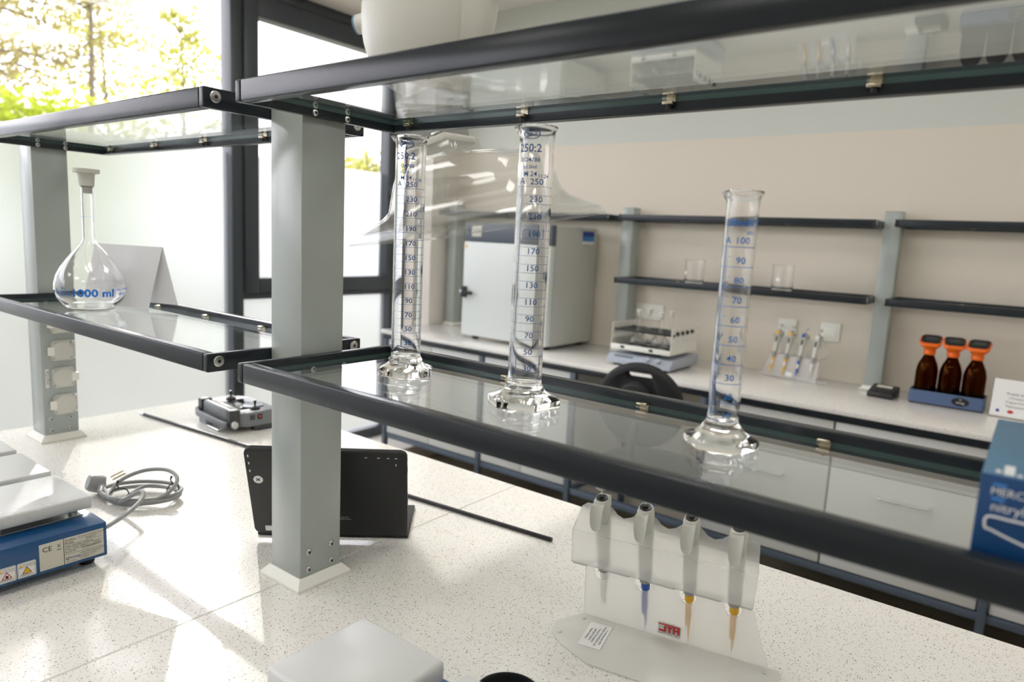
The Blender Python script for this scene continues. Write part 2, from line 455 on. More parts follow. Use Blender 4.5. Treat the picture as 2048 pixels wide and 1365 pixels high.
# windows: a wide fixed light on the left, an opening sash over a fixed light beside the corner
FX0, FX1 = -3.57, -3.47
win1 = struct(MB().box(FX0, FX1, -4.5, 2.046, 2.69, 2.75, 0.004).box(FX0, FX1, -4.5, 2.046, 0.10, 0.17, 0.004)
              .box(FX0, FX1, -4.5, -4.43, 0.17, 2.69, 0.004).box(FX0, FX1, -2.36, -2.28, 0.17, 2.69, 0.004).box(FX0, FX1, -0.30, -0.22, 0.17, 2.69, 0.004).build('window_1', M['frame_window']))
win2 = struct(MB().box(FX0, FX1, 2.046, 2.112, 0.10, 2.75, 0.004).box(FX0, FX1, 2.112, 3.21, 2.69, 2.75, 0.004)
              .box(FX0, FX1, 2.112, 3.21, 0.10, 0.17, 0.004).box(FX0, FX1, 3.175, 3.21, 0.17, 2.69, 0.004)
              .box(FX0, FX1, 2.112, 3.175, 1.075, 1.105, 0.004).build('window_2', M['frame_window']))
SX0, SX1 = -3.545, -3.455
MB().box(SX0, SX1, 2.116, 2.20, 1.11, 2.685, 0.005).box(SX0, SX1, 3.135, 3.172, 1.11, 2.685, 0.005) \
    .box(SX0, SX1, 2.20, 3.135, 2.575, 2.685, 0.005).box(SX0, SX1, 2.20, 3.135, 1.11, 1.195, 0.005).build('sash_frame', M['frame_window'], win2)
MB().box(-3.453, -3.44, 3.14, 3.165, 1.72, 1.78, 0.003).box(-3.44, -3.425, 3.143, 3.162, 1.63, 1.775, 0.005).build('window_handle', M['frame_window'], win2)
def pane(y0, y1, z0, z1, parent): return MB().box(-3.53, -3.524, y0, y1, z0, z1).build('glass_pane', M['pane'], parent, smooth=False)
pane(-4.43, -2.36, 0.17, 2.69, win1); pane(-2.28, -0.30, 0.17, 2.69, win1); pane(-0.22, 2.046, 0.17, 2.69, win1)
pane(2.20, 3.135, 1.195, 2.575, win2); pane(2.112, 3.175, 0.17, 1.075, win2)
def film(y0, y1, z0, z1, parent):
    b = MB(); vs = [b.bm.verts.new(p) for p in ((-3.522, y0, z0), (-3.522, y1, z0), (-3.522, y1, z1), (-3.522, y0, z1))]
    b.bm.faces.new(vs); o = b.build('frosted_film', M['film'], parent, smooth=False, recalc=False); return o
film(-4.43, -2.36, 0.17, 1.86, win1); film(-2.28, -0.30, 0.17, 1.86, win1); film(-0.22, 2.046, 0.17, 1.86, win1)
film(2.20, 3.135, 1.195, 1.86, win2); film(2.112, 3.175, 0.17, 1.075, win2)

# ------------------------------------------------------------------ trees outside
def tree(loc, h, trunk_r, layers, leafm, n, label, name='tree', lean=0.0, leaf=(0.10, 0.05), group=None):
    t = thing(name, label, 'tree', loc, group=group)
    rnd = random.Random(hash((round(loc[0], 2), round(loc[1], 2), n)) & 0xffff)
    tr = MB(); P = []
    for k in range(9):
        f = k / 8; P.append((lean * f * h + 0.12 * math.sin(3 * f + loc[1]), 0.10 * math.sin(5 * f + loc[0]), f * h))
    tr.tube(P, [trunk_r * (1 - 0.75 * k / 8) for k in range(9)], 7)
    tips = []
    for (zf, rad, cnt, droop) in layers:
        for q in range(cnt):
            a = 2 * PI * q / cnt + rnd.uniform(-0.4, 0.4); z = h * zf + rnd.uniform(-0.2, 0.2); L = rad * rnd.uniform(0.7, 1.1)
            b0 = Vector((lean * z, 0, z)); b2 = b0 + Vector((math.cos(a) * L, math.sin(a) * L, droop * L)); b1 = (b0 + b2) / 2 + Vector((0, 0, 0.1 * L))
            tr.tube([b0, b1, b2], [trunk_r * 0.28, trunk_r * 0.18, trunk_r * 0.06], 5)
            tips.append((b0, b1, b2, L))
    tr.build('trunk', M['bark'], t)
    verts = []; faces = []
    for i in range(n):
        b0, b1, b2, L = tips[rnd.randrange(len(tips))]
        s = rnd.random() ** 0.6
        c = b0.lerp(b1, s * 2) if s < 0.5 else b1.lerp(b2, s * 2 - 1)
        sp = 0.20 * L + 0.05
        c = c + Vector((rnd.gauss(0, sp), rnd.gauss(0, sp), rnd.gauss(0, sp * 0.7)))
        d = Vector((rnd.gauss(0, 1), rnd.gauss(0, 1), rnd.gauss(0, 0.8))).normalized()
        e = d.orthogonal().normalized(); e.rotate(Matrix.Rotation(rnd.uniform(0, 6.28), 3, d))
        lw = rnd.uniform(0.7, 1.3)
        i0 = len(verts)
        verts += [c - d * leaf[0] * lw * 0.5, c + e * leaf[1] * lw * 0.5, c + d * leaf[0] * lw * 0.5, c - e * leaf[1] * lw * 0.5]
        faces.append((i0, i0 + 1, i0 + 2, i0 + 3))
    me = bpy.data.meshes.new('foliage'); me.from_pydata([tuple(v) for v in verts], [], faces); me.materials.append(leafm)
    o = bpy.data.objects.new('foliage', me); C.objects.link(o); o.parent = t; o['kind'] = 'stuff'
    return t
pine_layers = [(0.30, 1.5, 5, -0.1), (0.38, 1.9, 6, 0.0), (0.47, 2.0, 7, 0.05), (0.56, 1.9, 7, 0.1), (0.65, 1.7, 7, 0.15), (0.75, 1.4, 6, 0.2), (0.85, 1.0, 6, 0.3), (0.95, 0.6, 5, 0.5)]
birch_layers = [(0.30, 1.1, 5, 0.3), (0.42, 1.4, 6, 0.35), (0.55, 1.4, 7, 0.4), (0.68, 1.2, 7, 0.5), (0.8, 0.9, 6, 0.6), (0.92, 0.5, 5, 0.9)]
tree((-14.5, 3.6, -0.2), 9.0, 0.16, pine_layers, M['leaf_pine'], 9000, 'broad hazy pine filling the left side of the wide window', 'pine_tree', leaf=(0.16, 0.05))
tree((-14.0, 5.45, -0.2), 8.2, 0.07, [(0.55, 0.8, 4, 0.1), (0.66, 1.3, 6, 0.0), (0.76, 1.3, 7, 0.1), (0.9, 1.0, 6, 0.3)], M['leaf_pine'], 1700, 'tall bare-stemmed young pine with thin straight trunk outside the window', 'pine_tree', leaf=(0.13, 0.05))
tree((-19.5, 8.0, -0.2), 8.6, 0.06, birch_layers, M['leaf_birch'], 3800, 'slim pale green birch just right of the thin straight trunk', 'birch_tree', leaf=(0.12, 0.08))
tree((-15.0, 7.7, -0.2), 5.9, 0.06, birch_layers, M['leaf_birch'], 2600, 'small yellow-green birch beside the dark window mullion', 'birch_tree', leaf=(0.11, 0.08))
tree((-25.0, 6.5, -0.2), 12.0, 0.14, pine_layers, M['leaf_pine'], 7000, 'farther tall pine showing between the nearer trunks', 'pine_tree', leaf=(0.18, 0.06))
tree((-20.0, 17.0, -0.2), 5.2, 0.15, pine_layers[:6], M['leaf_birch'], 3600, 'distant grey-green tree seen through the narrow sash window', 'far_tree', leaf=(0.2, 0.1))
bush_layers = [(0.3, 0.9, 6, 0.2), (0.55, 1.0, 7, 0.4), (0.8, 0.8, 7, 0.6)]
tree((-11.5, 3.55, -0.2), 3.25, 0.04, bush_layers, M['leaf_bush'], 4500, 'bright lime green bush at the lower left of the wide window', 'bush', leaf=(0.10, 0.07))

# ================================================================== island bench
ZB = 0.90
bench = thing('island_bench', 'white speckled quartz island bench carrying the grey posts and glass shelves', 'bench', (0, 0, 0))
MB().box(-2.17, -0.9312, 0.06, 1.268, ZB - 0.03, ZB, 0.0015, 1).build('worktop_slab', M['quartz'], bench)
MB().box(-0.9300, 1.30, 0.06, 1.268, ZB - 0.03, ZB, 0.0015, 1).build('worktop_slab', M['quartz'], bench)
MB().box(-2.12, 1.25, 0.14, 1.20, 0.84, ZB - 0.0305).build('support_frame', M['frame_rack'], bench)
for cx_ in (-2.08, -0.92, 0.20, 1.20):
    for cy_ in (0.18, 1.16):
        MB().box(cx_ - 0.02, cx_ + 0.02, cy_ - 0.02, cy_ + 0.02, 0.0, 0.8395, 0.003).build('leg', M['frame_rack'], bench)
MB().box(-2.05, 1.15, 0.60, 0.72, 0.12, 0.8395).build('service_panel', M['cabinet'], bench)

def screw(parent, p, axis, r=0.005, hexa=True, mat_=None, name='screw_head'):
    """domed screw head with a recess, lying on a face whose outward normal is axis"""
    q = Vector(axis).to_track_quat('Z', 'Y').to_matrix().to_4x4()
    T = Matrix.Translation(p) @ q
    b = MB().lathe([(r, 0.0), (r, 0.0008), (r * 0.75, 0.0022), (r * 0.42, 0.0026), (r * 0.40, 0.0014), (0, 0.0014)], 14, T)
    o = b.build(name, mat_ or M['steel'], parent)
    if parent.parent is None:
        c = MB().box(-r * 0.55, r * 0.55, -r * 0.13, r * 0.13, 0.0020, 0.0027, mtx=T @ Matrix.Rotation(0.5, 4, 'Z')).box(-r * 0.13, r * 0.13, -r * 0.55, r * 0.55, 0.0020, 0.0027, mtx=T @ Matrix.Rotation(0.5, 4, 'Z'))
        c.build('cross_recess', M['dark'], o, smooth=False)
    return o

def make_post(x0, y0, label, sockets=False, w_=0.08, d_=0.08, ztop=1.667, zb=ZB, bolts=True, grp='grey shelf posts on the island bench'):
    t = thing('shelf_post', label, 'post', (x0, y0, zb), group=grp)
    MB().box(0, w_, 0, d_, 0.0, ztop - zb, 0.0025, 2).build('column', M['post'], t)
    b = MB(); o_ = 0.013; h = 0.018
    lo = [(-o_, -o_, 0.0004), (w_ + o_, -o_, 0.0004), (w_ + o_, d_ + o_, 0.0004), (-o_, d_ + o_, 0.0004)]
    mi = [(x, y, 0.005) for x, y, z in lo]
    hi = [(-0.002, -0.002, h), (w_ + 0.002, -0.002, h), (w_ + 0.002, d_ + 0.002, h), (-0.002, d_ + 0.002, h)]
    b.loft([lo, mi, hi]).build('base_trim', M['white_plastic'], t, ang=20)
    MB().box(-0.001, w_ + 0.001, -0.001, d_ + 0.001, ztop - zb - 0.004, ztop - zb + 0.001, 0.001).build('end_cap', M['post'], t)
    if bolts:
        for yy in (0.016, 0.061):
            for zz in (0.029, 0.059):
                screw(t, (w_, yy, zz), (1, 0, 0), 0.005)
    if sockets:
        for k, zz in enumerate((0.096, 0.167, 0.238, 0.309)):
            s = MB().prism(rrect(0.0255, 0.026, 0.007), 0.0, 0.006, frame_m((w_, 0.047, zz), (0, 1, 0), (0, 0, 1)), 0.0015).build('socket', M['cream_plastic'], t)
            MB().lathe([(0.024, 0.0), (0.024, 0.004), (0.022, 0.006), (0, 0.0065)], 30, frame_m((w_ + 0.0062, 0.047, zz), (0, 1, 0), (0, 0, 1))).build('socket_lid', M['cream_plastic'], s)
            sg = -1 if k != 1 else 1
            MB().box(w_ + 0.0062, w_ + 0.013, 0.047 + sg * 0.020 if sg < 0 else 0.064, 0.047 + sg * 0.034 if sg < 0 else 0.081, zz - 0.011, zz + 0.011, 0.0015).build('lid_hinge', M['white_plastic'], s)
            for ya, za in ((-0.021, 0.021), (0.021, 0.021), (-0.021, -0.021), (0.021, -0.021)):
                screw(s, (w_ + 0.006, 0.047 + ya, zz + za), (1, 0, 0), 0.0028)
            yl = 0.0755 if k != 1 else 0.0115
            lb = MB().box(w_ + 0.0001, w_ + 0.0004, yl - 0.004, yl + 0.004, zz - 0.024, zz + 0.024).build('marking_strip', M['sticker'], t)
            b = MB(); b.add_mesh(text_mesh('RG1/FS41', 0.0095), frame_m((w_ + 0.0006, yl, zz), (0, 0, 1 if k != 1 else -1), (0, -1 if k != 1 else 1, 0)))
            b.build('lettering', M['ink'], lb, recalc=False, smooth=False)
        pl = MB().box(-0.006, 0.0, 0.012, 0.068, 0.182, 0.258, 0.001).build('side_socket_plate', M['cream_plastic'], t)
        MB().box(-0.009, -0.006, 0.030, 0.044, 0.200, 0.240, 0.001).build('socket_slot', M['brass'], pl)
    return t
make_post(-0.97, 0.637, 'grey square shelf post in front of the black tablet')
make_post(-2.065, 0.645, 'grey square shelf post with round socket lids, beside the stoppered flask', sockets=True)
make_post(0.126, 0.637, 'grey square shelf post at the right end of the cylinder shelf')

def make_shelf(x0, x1, y0, y1, z0, z1, label, group, clips=(), post_y=None, name='glass_shelf', endbolts=(), n_screw=True, x_gap=0.0):
    t = thing(name, label, 'shelf', (x0, y0, z0), group=group)
    L = x1 - x0; D = y1 - y0; H = z1 - z0
    a = 0.013
    MB().box(a, L - a, 0.0, 0.018, 0, H, 0.0022, 3).build('front_rail', M['anthracite'], t)
    MB().box(a, L - a, D - 0.018, D, 0, H, 0.0022, 3).build('back_rail', M['anthracite'], t)
    for xa, xb in ((0, a - 0.0004), (L - a + 0.0004, L)):
        MB().box(xa, xb, 0.0, D, 0, H, 0.0022, 3).build('side_arm', M['anthracite'], t)
    gz = 0.011
    b = MB(); b.box(a + 0.001, L - a - 0.001, 0.0185, D - 0.0185, gz, gz + 0.006)
    for f in b.bm.faces:
        f.normal_update()
        if abs(f.normal.z) < 0.5: f.material_index = 1
    b.build('glass_plate', [M['glass_sheet'], M['glass_edge']], t, smooth=False)
    for cx_ in clips:
        xx = cx_ - x0
        c = MB().box(xx - 0.007, xx + 0.007, D - 0.030, D - 0.018, gz + 0.0065, gz + 0.0095, 0.001).box(xx - 0.007, xx + 0.007, D - 0.030, D - 0.018, gz - 0.0045, gz - 0.0005, 0.001) \
            .box(xx - 0.006, xx + 0.006, D - 0.0195, D - 0.018, gz - 0.0045, gz + 0.0095).build('glass_clip', M['brass'], t)
        MB().lathe([(0.0035, 0), (0.0035, 0.004), (0.002, 0.005), (0.002, 0.003), (0, 0.003)], 10, frame_m((xx, D - 0.024, gz - 0.0045), (1, 0, 0), (0, -1, 0))).build('clip_screw', M['dark'], c)
    if post_y:
        for sx, xx in ((1, a - 0.0004), (-1, L - a + 0.0004)):
            for yy in post_y: screw(t, (xx, yy - y0, 0.0055), (sx, 0, 0), 0.0048)
    for (side, yy) in endbolts:
        xx = 0 if side < 0 else L
        Tb = Matrix.Translation((xx, yy, H / 2 + 0.002)) @ Vector((side, 0, 0)).to_track_quat('Z', 'Y').to_matrix().to_4x4()
        eb = MB().lathe([(0.0085, 0), (0.0085, 0.0012), (0.0074, 0.0022), (0.0040, 0.0024), (0, 0.0024)], 20, Tb).build('end_bolt', M['steel'], t)
        MB().lathe([(0.0030, 0.00245), (0.0030, 0.0027), (0, 0.0027)], 6, Tb).build('hex_recess', M['dark'], eb, smooth=False)
    return t
UZ0, UZ1, LZ0, LZ1 = 1.643, 1.672, 1.259, 1.287
G1 = 'glass shelves over the island bench'
make_shelf(-0.8895, 0.1255, 0.53, 0.822, UZ0, UZ1, 'empty upper glass shelf in anthracite frame directly above the three cylinders', G1,
           (-0.836, -0.608, -0.386, -0.161, 0.06), (0.650, 0.709), endbolts=((-1, 0.010), (-1, 0.28)))
make_shelf(-0.8895, 0.1255, 0.53, 0.822, LZ0, LZ1, 'lower glass shelf in anthracite frame carrying three measuring cylinders and blue box', G1,
           (-0.836, -0.613, -0.389, -0.168, 0.06), (0.650, 0.709), endbolts=((-1, 0.010), (-1, 0.28)))
make_shelf(-1.9845, -0.9705, 0.53, 0.822, UZ0, UZ1, 'empty upper glass shelf nearest the trees, above the stoppered flask', G1,
           (-1.915, -1.683, -1.464, -1.241, -1.02), (0.657, 0.717), endbolts=((1, 0.018), (1, 0.276)))
make_shelf(-1.9845, -0.9705, 0.53, 0.822, LZ0, LZ1, 'lower glass shelf carrying the 1000 ml flask and folded card', G1,
           (-1.915, -1.683, -1.465, -1.248, -1.02), (0.657, 0.717), endbolts=((1, 0.018), (1, 0.276)))

# ================================================================== wall counter
ct = thing('wall_counter', 'long white counter on bluish steel frame along the back wall', 'counter', (0, 0, 0))
MB().box(-3.125, 1.60, 2.795, 3.449, 0.880, ZB, 0.002).build('worktop', M['quartz'], ct)
MB().box(-3.10, 1.58, 2.803, 2.833, 0.852, 0.8795, 0.002).build('top_rail', M['anthracite'], ct)
MB().box(-3.10, 1.58, 2.815, 2.845, 0.235, 0.265, 0.002).build('lower_rail', M['frame_rack'], ct)
MB().box(-3.10, 1.58, 3.39, 3.42, 0.235, 0.265, 0.002).build('lower_rail', M['frame_rack'], ct)
for lx in (-3.09, -2.335, -1.750, -1.085, -0.022, 0.55, 1.12):
    MB().box(lx - 0.014, lx + 0.014, 2.806, 2.834, 0.0, 0.8518, 0.002).build('leg', M['frame_rack'], ct)
    MB().box(lx - 0.014, lx + 0.014, 3.39, 3.418, 0.0, 0.8795, 0.002).build('leg', M['frame_rack'], ct)
    MB().box(lx - 0.012, lx + 0.012, 2.846, 3.389, 0.238, 0.262, 0.002).build('cross_rail', M['frame_rack'], ct)
def cabinet(x0, x1, label, doors=1, group='white cabinets hung under the wall counter'):
    t = thing('base_cabinet', label, 'cabinet', (x0, 2.815, 0.268), group=group)
    W = x1 - x0
    MB().box(0.001, W - 0.001, 0.022, 0.52, 0.002, 0.580).build('body', M['cabinet'], t)
    n = doors; w1 = W / n
    def handle(par, cx, z):
        MB().tube(catmull([(cx - 0.082, 0.0015, z), (cx - 0.080, -0.022, z), (cx - 0.060, -0.028, z), (cx, -0.028, z), (cx + 0.060, -0.028, z), (cx + 0.080, -0.022, z), (cx + 0.082, 0.0015, z)], 4), 0.0055, 8).build('handle', M['steel'], par)
    for k in range(n):
        a, b = k * w1 + 0.002, (k + 1) * w1 - 0.002
        if n == 1:
            dr = MB().box(a, b, 0, 0.019, 0.406, 0.580, 0.0015).build('drawer', M['cabinet'], t); handle(dr, (a + b) / 2, 0.515)
            dd = MB().box(a, b, 0, 0.019, 0.004, 0.402, 0.0015).build('door', M['cabinet'], t); handle(dd, (a + b) / 2, 0.327)
        else:
            dd = MB().box(a, b, 0, 0.019, 0.004, 0.580, 0.0015).build('door', M['cabinet'], t)
    return t
cabinet(-3.07, -2.355, 'plain two-door white cabinet at the window end of the wall counter', 2)
cabinet(-2.317, -1.770, 'plain single-front white cabinet below the incubator, left of the chair', 0 + 2)
cabinet(-1.066, -0.565, 'white drawer cabinet just right of the chair under the counter')
cabinet(-0.561, -0.040, 'white drawer cabinet under the three amber bottles')
cabinet(-0.004, 0.532, 'white drawer cabinet past the second frame leg at the picture edge')

G2 = 'grey shelf posts on the wall counter'
make_post(-1.832, 3.335, 'grey post on the wall counter between incubator and shaker', w_=0.066, d_=0.08, ztop=1.675, grp=G2, bolts=False)
make_post(-0.571, 3.335, 'grey post on the wall counter beside the small black meter', w_=0.066, d_=0.08, ztop=1.675, grp=G2, bolts=False)
make_post(-3.095, 3.335, 'grey post on the wall counter left of the incubator', w_=0.066, d_=0.08, ztop=1.675, grp=G2, bolts=False)
G3 = 'dark shelves along the back wall'
def wshelf(x0, x1, z0, label): make_shelf(x0, x1, 3.17, 3.43, z0, z0 + 0.03, label, G3, clips=(x0 + 0.25, x0 + 0.78), endbolts=((-1, 0.014), (1, 0.014)))
wshelf(-1.765, -0.572, 1.602, 'upper dark wall shelf over the two beakers, nothing on it')
wshelf(-1.765, -0.572, 1.281, 'lower dark wall shelf holding two glass beakers')
wshelf(-0.504, 0.69, 1.604, 'upper dark wall shelf at right, above the orange bottle tops')
wshelf(-0.504, 0.69, 1.283, 'lower dark wall shelf at right, directly over the amber bottles')
wshelf(-3.027, -1.834, 1.602, 'upper dark wall shelf directly above the incubator')

# ================================================================== glassware on the island shelves
ZG = LZ0 + 0.017 + 0.0004     # top face of the lower glass plates
def warp_text(b, s, size, r_at, th, z, sp=1.0, bold=0.012):
    """flat print laid on a turned surface; th is the angle of its centre, r_at(z) the radius"""
    vs = b.add_mesh(text_mesh(s, size, bold))
    for v in vs:
        x, y = v.co.x * sp, v.co.y; zz = z + y; r = r_at(zz) + 0.00035; a = th + x / r
        v.co = Vector((r * math.cos(a), r * math.sin(a), zz))
def strip(b, r_at, a0, a1, z, h, n=24):
    A = []; B = []
    for k in range(n + 1):
        a = a0 + (a1 - a0) * k / n
        r0 = r_at(z - h / 2) + 0.00035; r1 = r_at(z + h / 2) + 0.00035
        A.append(b.bm.verts.new((r0 * math.cos(a), r0 * math.sin(a), z - h / 2))); B.append(b.bm.verts.new((r1 * math.cos(a), r1 * math.sin(a), z + h / 2)))
    for k in range(n): b.bm.faces.new((A[k], A[k + 1], B[k + 1], B[k]))

def hexfoot(R, rot, z0, z1, rt):
    loops = []
    for (s, z) in ((0.97, z0), (1.0, z0 + 0.003), (1.0, z0 + 0.008), (0.93, z0 + 0.0105)):
        loops.append([(R * s * math.cos(rot + PI / 3 * (k / 6)) if False else 0, 0, 0) for k in range(1)])
    out = []
    n = 48
    def hexr(a):
        a = (a - rot) % (PI / 3) - PI / 6
        return math.cos(PI / 6) / math.cos(a)
    prof = [(1.0 * R * 0.97, z0, 1.0), (R, z0 + 0.002, 1.0), (R, z0 + 0.0085, 1.0), (R * 0.93, z0 + 0.0105, 1.0), (R * 0.72, z0 + 0.0135, 0.6), (R * 0.56, z0 + 0.018, 0.15), (rt + 0.0035, z1 - 0.004, 0.0), (rt + 0.0005, z1, 0.0)]
    for (r, z, hx) in prof:
        out.append([((r * (1 + (hexr(2 * PI * k / n) - 1) * hx)) * math.cos(2 * PI * k / n), (r * (1 + (hexr(2 * PI * k / n) - 1) * hx)) * math.sin(2 * PI * k / n), z) for k in range(n)])
    return out

def measuring_cylinder(loc, label, ro, wall, H, R, rot, view, kind):
    t = thing('measuring_cylinder', label, 'cylinder', loc, group='measuring cylinders on the lower glass shelf')
    zt = 0.026; n = 48
    b = MB()
    loops = hexfoot(R, rot, 0.0, zt, ro)
    def circ(r, z): return [(r * math.cos(2 * PI * k / n), r * math.sin(2 * PI * k / n), z) for k in range(n)]
    loops += [circ(ro, zt + 0.004), circ(ro, zt + 0.006), circ(ro, zt + 0.012), circ(ro, H - 0.018), circ(ro, H - 0.011), circ(ro + 0.0005, H - 0.006), circ(ro + 0.0032, H - 0.0012), circ(ro + 0.0030, H)]
    # pouring lip pulled out of the rim
    for L in loops[-3:]:
        for i, p in enumerate(L):
            a = math.atan2(p[1], p[0]); d = math.cos(a - (view - 2.0))
            if d > 0.86: L[i] = (p[0] * (1 + 0.22 * (d - 0.86) / 0.14), p[1] * (1 + 0.22 * (d - 0.86) / 0.14), p[2])
    ri = ro - wall
    loops += [circ(ri + 0.0012, H - 0.0008), circ(ri, H - 0.006), circ(ri, H - 0.010), circ(ri, H - 0.018), circ(ri, zt + 0.014), circ(ri, zt + 0.008), circ(ri, zt + 0.004), circ(ri * 0.92, zt - 0.001), circ(ri * 0.6, zt - 0.0035), circ(ri * 0.1, zt - 0.0045)]
    b.loft(loops)
    body = b.build('glass_body', M['glass'], t, ang=40)
    rr = lambda z: ro
    lm = MB(); tx = MB()
    col = M['print_dark_blue'] if kind == 250 else M['print_blue']
    if kind == 250:
        zz = lambda ml: 0.0128 + 0.001010 * ml
        for ml in range(20, 251, 2):
            if ml % 10 == 0: strip(lm, rr, view - 1.15, view + 1.25, zz(ml), 0.00045)
            else: strip(lm, rr, view - 1.25, view - 0.55, zz(ml), 0.00028, 8)
        for ml in range(30, 251, 20): warp_text(tx, str(ml), 0.0098, rr, view + 0.10, zz(ml) + 0.0052, 1.1)
        warp_text(tx, 'A', 0.0105, rr, view - 0.75, zz(252) + 0.004)
        warp_text(tx, 'M 24', 0.0080, rr, view - 0.30, zz(264))
        warp_text(tx, '±1.0ml', 0.0062, rr, view - 0.35, zz(272))
        warp_text(tx, 'ISO4788', 0.0070, rr, view - 0.35, zz(280))
        warp_text(tx, '250:2', 0.0130, rr, view - 0.38, zz(293))
        warp_text(tx, '11.24', 0.0062, rr, view + 0.45, zz(262))
        warp_text(tx, 'LABOR', 0.0048, rr, view - 0.32, zz(309) + 0.0005)
        for k in range(40):   # oval emblem ring
            a0 = 2 * PI * k / 40; a1 = 2 * PI * (k + 1) / 40
            P = []
            for (q, a) in ((1.0, a0), (1.0, a1), (0.86, a1), (0.86, a0)):
                an = view - 0.32 + 0.0105 * q * math.cos(a) / ro; P.append(tx.bm.verts.new(((ro + .00035) * math.cos(an), (ro + .00035) * math.sin(an), zz(309) + 0.0058 * q * math.sin(a))))
            tx.bm.faces.new(P)
    else:
        zz = lambda ml: 0.0085 + 0.00198 * ml
        for ml in range(10, 101, 1):
            if ml % 10 == 0: strip(lm, rr, view - 1.2, view + 1.2, zz(ml), 0.00060)
            elif ml % 5 == 0: strip(lm, rr, view - 1.25, view - 0.35, zz(ml), 0.00035, 10)
            else: strip(lm, rr, view - 1.25, view - 0.62, zz(ml), 0.00030, 8)
        for ml in range(10, 101, 10): warp_text(tx, str(ml), 0.0092, rr, view + 0.18, zz(ml) + 0.0062, 1.05)
        warp_text(tx, 'A', 0.0092, rr, view - 0.72, zz(100) + 0.0062)
        warp_text(tx, '100ml', 0.0100, rr, view - 0.35, zz(100) + 0.0235)
        warp_text(tx, '20°C', 0.0090, rr, view + 0.85, zz(100) + 0.0235)
        warp_text(tx, '±0.5', 0.0048, rr, view + 0.62, zz(100) + 0.0140)
    lm.build('scale_lines', col, t, recalc=False, smooth=False)
    tx.build('scale_numbers', col, t, recalc=False, smooth=False)
    return t
vdir = lambda x, y: math.atan2(-y, -x)
def face(x, y): return vdir(x, y)
measuring_cylinder((-0.725, 0.699, ZG), 'tall 250 ml glass measuring cylinder standing left of the other two, hood behind it', 0.0212, 0.0022, 0.338, 0.0445, 0.20, face(-0.725, 0.699), 250)
measuring_cylinder((-0.497, 0.684, ZG), 'tall 250 ml glass measuring cylinder in the middle, incubator behind it', 0.0212, 0.0022, 0.336, 0.0475, 0.42, face(-0.497, 0.684), 250)
measuring_cylinder((-0.248, 0.698, ZG), 'shorter 100 ml glass measuring cylinder with blue scale, nearest the blue box', 0.0160, 0.0016, 0.262, 0.0395, 0.30, face(-0.248, 0.698), 100)

def flask(name, loc, label, scale, big=True, group=None, view=0.0):
    t = thing(name, label, 'flask', loc, group=group)
    s = scale
    out = [(0.002, 0.003), (0.040, 0.0), (0.0455, 0.0015), (0.047, 0.004), (0.056, 0.012), (0.0665, 0.028), (0.0710, 0.044), (0.0705, 0.058), (0.066, 0.076), (0.057, 0.094), (0.046, 0.110), (0.034, 0.126), (0.024, 0.138), (0.0165, 0.147), (0.0135, 0.154), (0.0124, 0.162), (0.0122, 0.170), (0.0122, 0.180), (0.0122, 0.255), (0.0122, 0.263), (0.0122, 0.268), (0.0128, 0.271)]
    wl2 = 0.0016
    inn = [(r - wl2, z + (0.0 if z > 0.02 else 0.004)) for r, z in out[::-1] if r > 0.01]
    inn = [(0.0112, 0.2705)] + inn[1:] + [(0.002, 0.007)]
    nn = 48 if big else 20
    MB().lathe([(r * s, z * s) for r, z in out + inn], nn, close=False).build('glass_body', M['glass'], t, ang=50)
    MB().lathe([(0.0095 * s, 0.256 * s), (0.0108 * s, 0.2712 * s), (0.0148 * s, 0.2718 * s), (0.0165 * s, 0.296 * s), (0.0180 * s, 0.2985 * s), (0.0262 * s, 0.300 * s), (0.0265 * s, 0.3085 * s), (0.0, 0.3095 * s)], 28).build('stopper', M['cream_plastic'] if big else M['white_plastic'], t)
    if big:
        prof = sorted([(z, r) for r, z in out[3:]])
        def r_at(z):
            for (z0, r0), (z1, r1) in zip(prof[:-1], prof[1:]):
                if z0 <= z <= z1: return r0 + (r1 - r0) * (z - z0) / max(1e-6, z1 - z0)
            return prof[-1][1]
        tx = MB()
        warp_text(tx, '1000 ml', 0.0235, r_at, view + 0.06, 0.0405, 1.12, 0.035)
        warp_text(tx, '20°C', 0.0125, r_at, view - 0.74, 0.0380)
        warp_text(tx, 'IN', 0.010, r_at, view - 0.80, 0.0500)
        warp_text(tx, 'A', 0.018, r_at, view - 1.08, 0.0420)
        warp_text(tx, '±0.4ml', 0.0070, r_at, view + 0.80, 0.0478)
        warp_text(tx, 'NS 24/29', 0.0070, r_at, view + 1.22, 0.0480)
        warp_text(tx, '-M-24', 0.0085, r_at, view + 1.00, 0.0375)
        strip(tx, r_at, 0, 2 * PI, 0.205, 0.0005, 40)
        tx.build('printed_scale', M['print_blue'], t, recalc=False, smooth=False)
    return t
flask('volumetric_flask', (-1.693, 0.654, ZG), '1000 ml clear volumetric flask with grey stopper and blue print', 1.0, True, None, face(-1.693, 0.654))

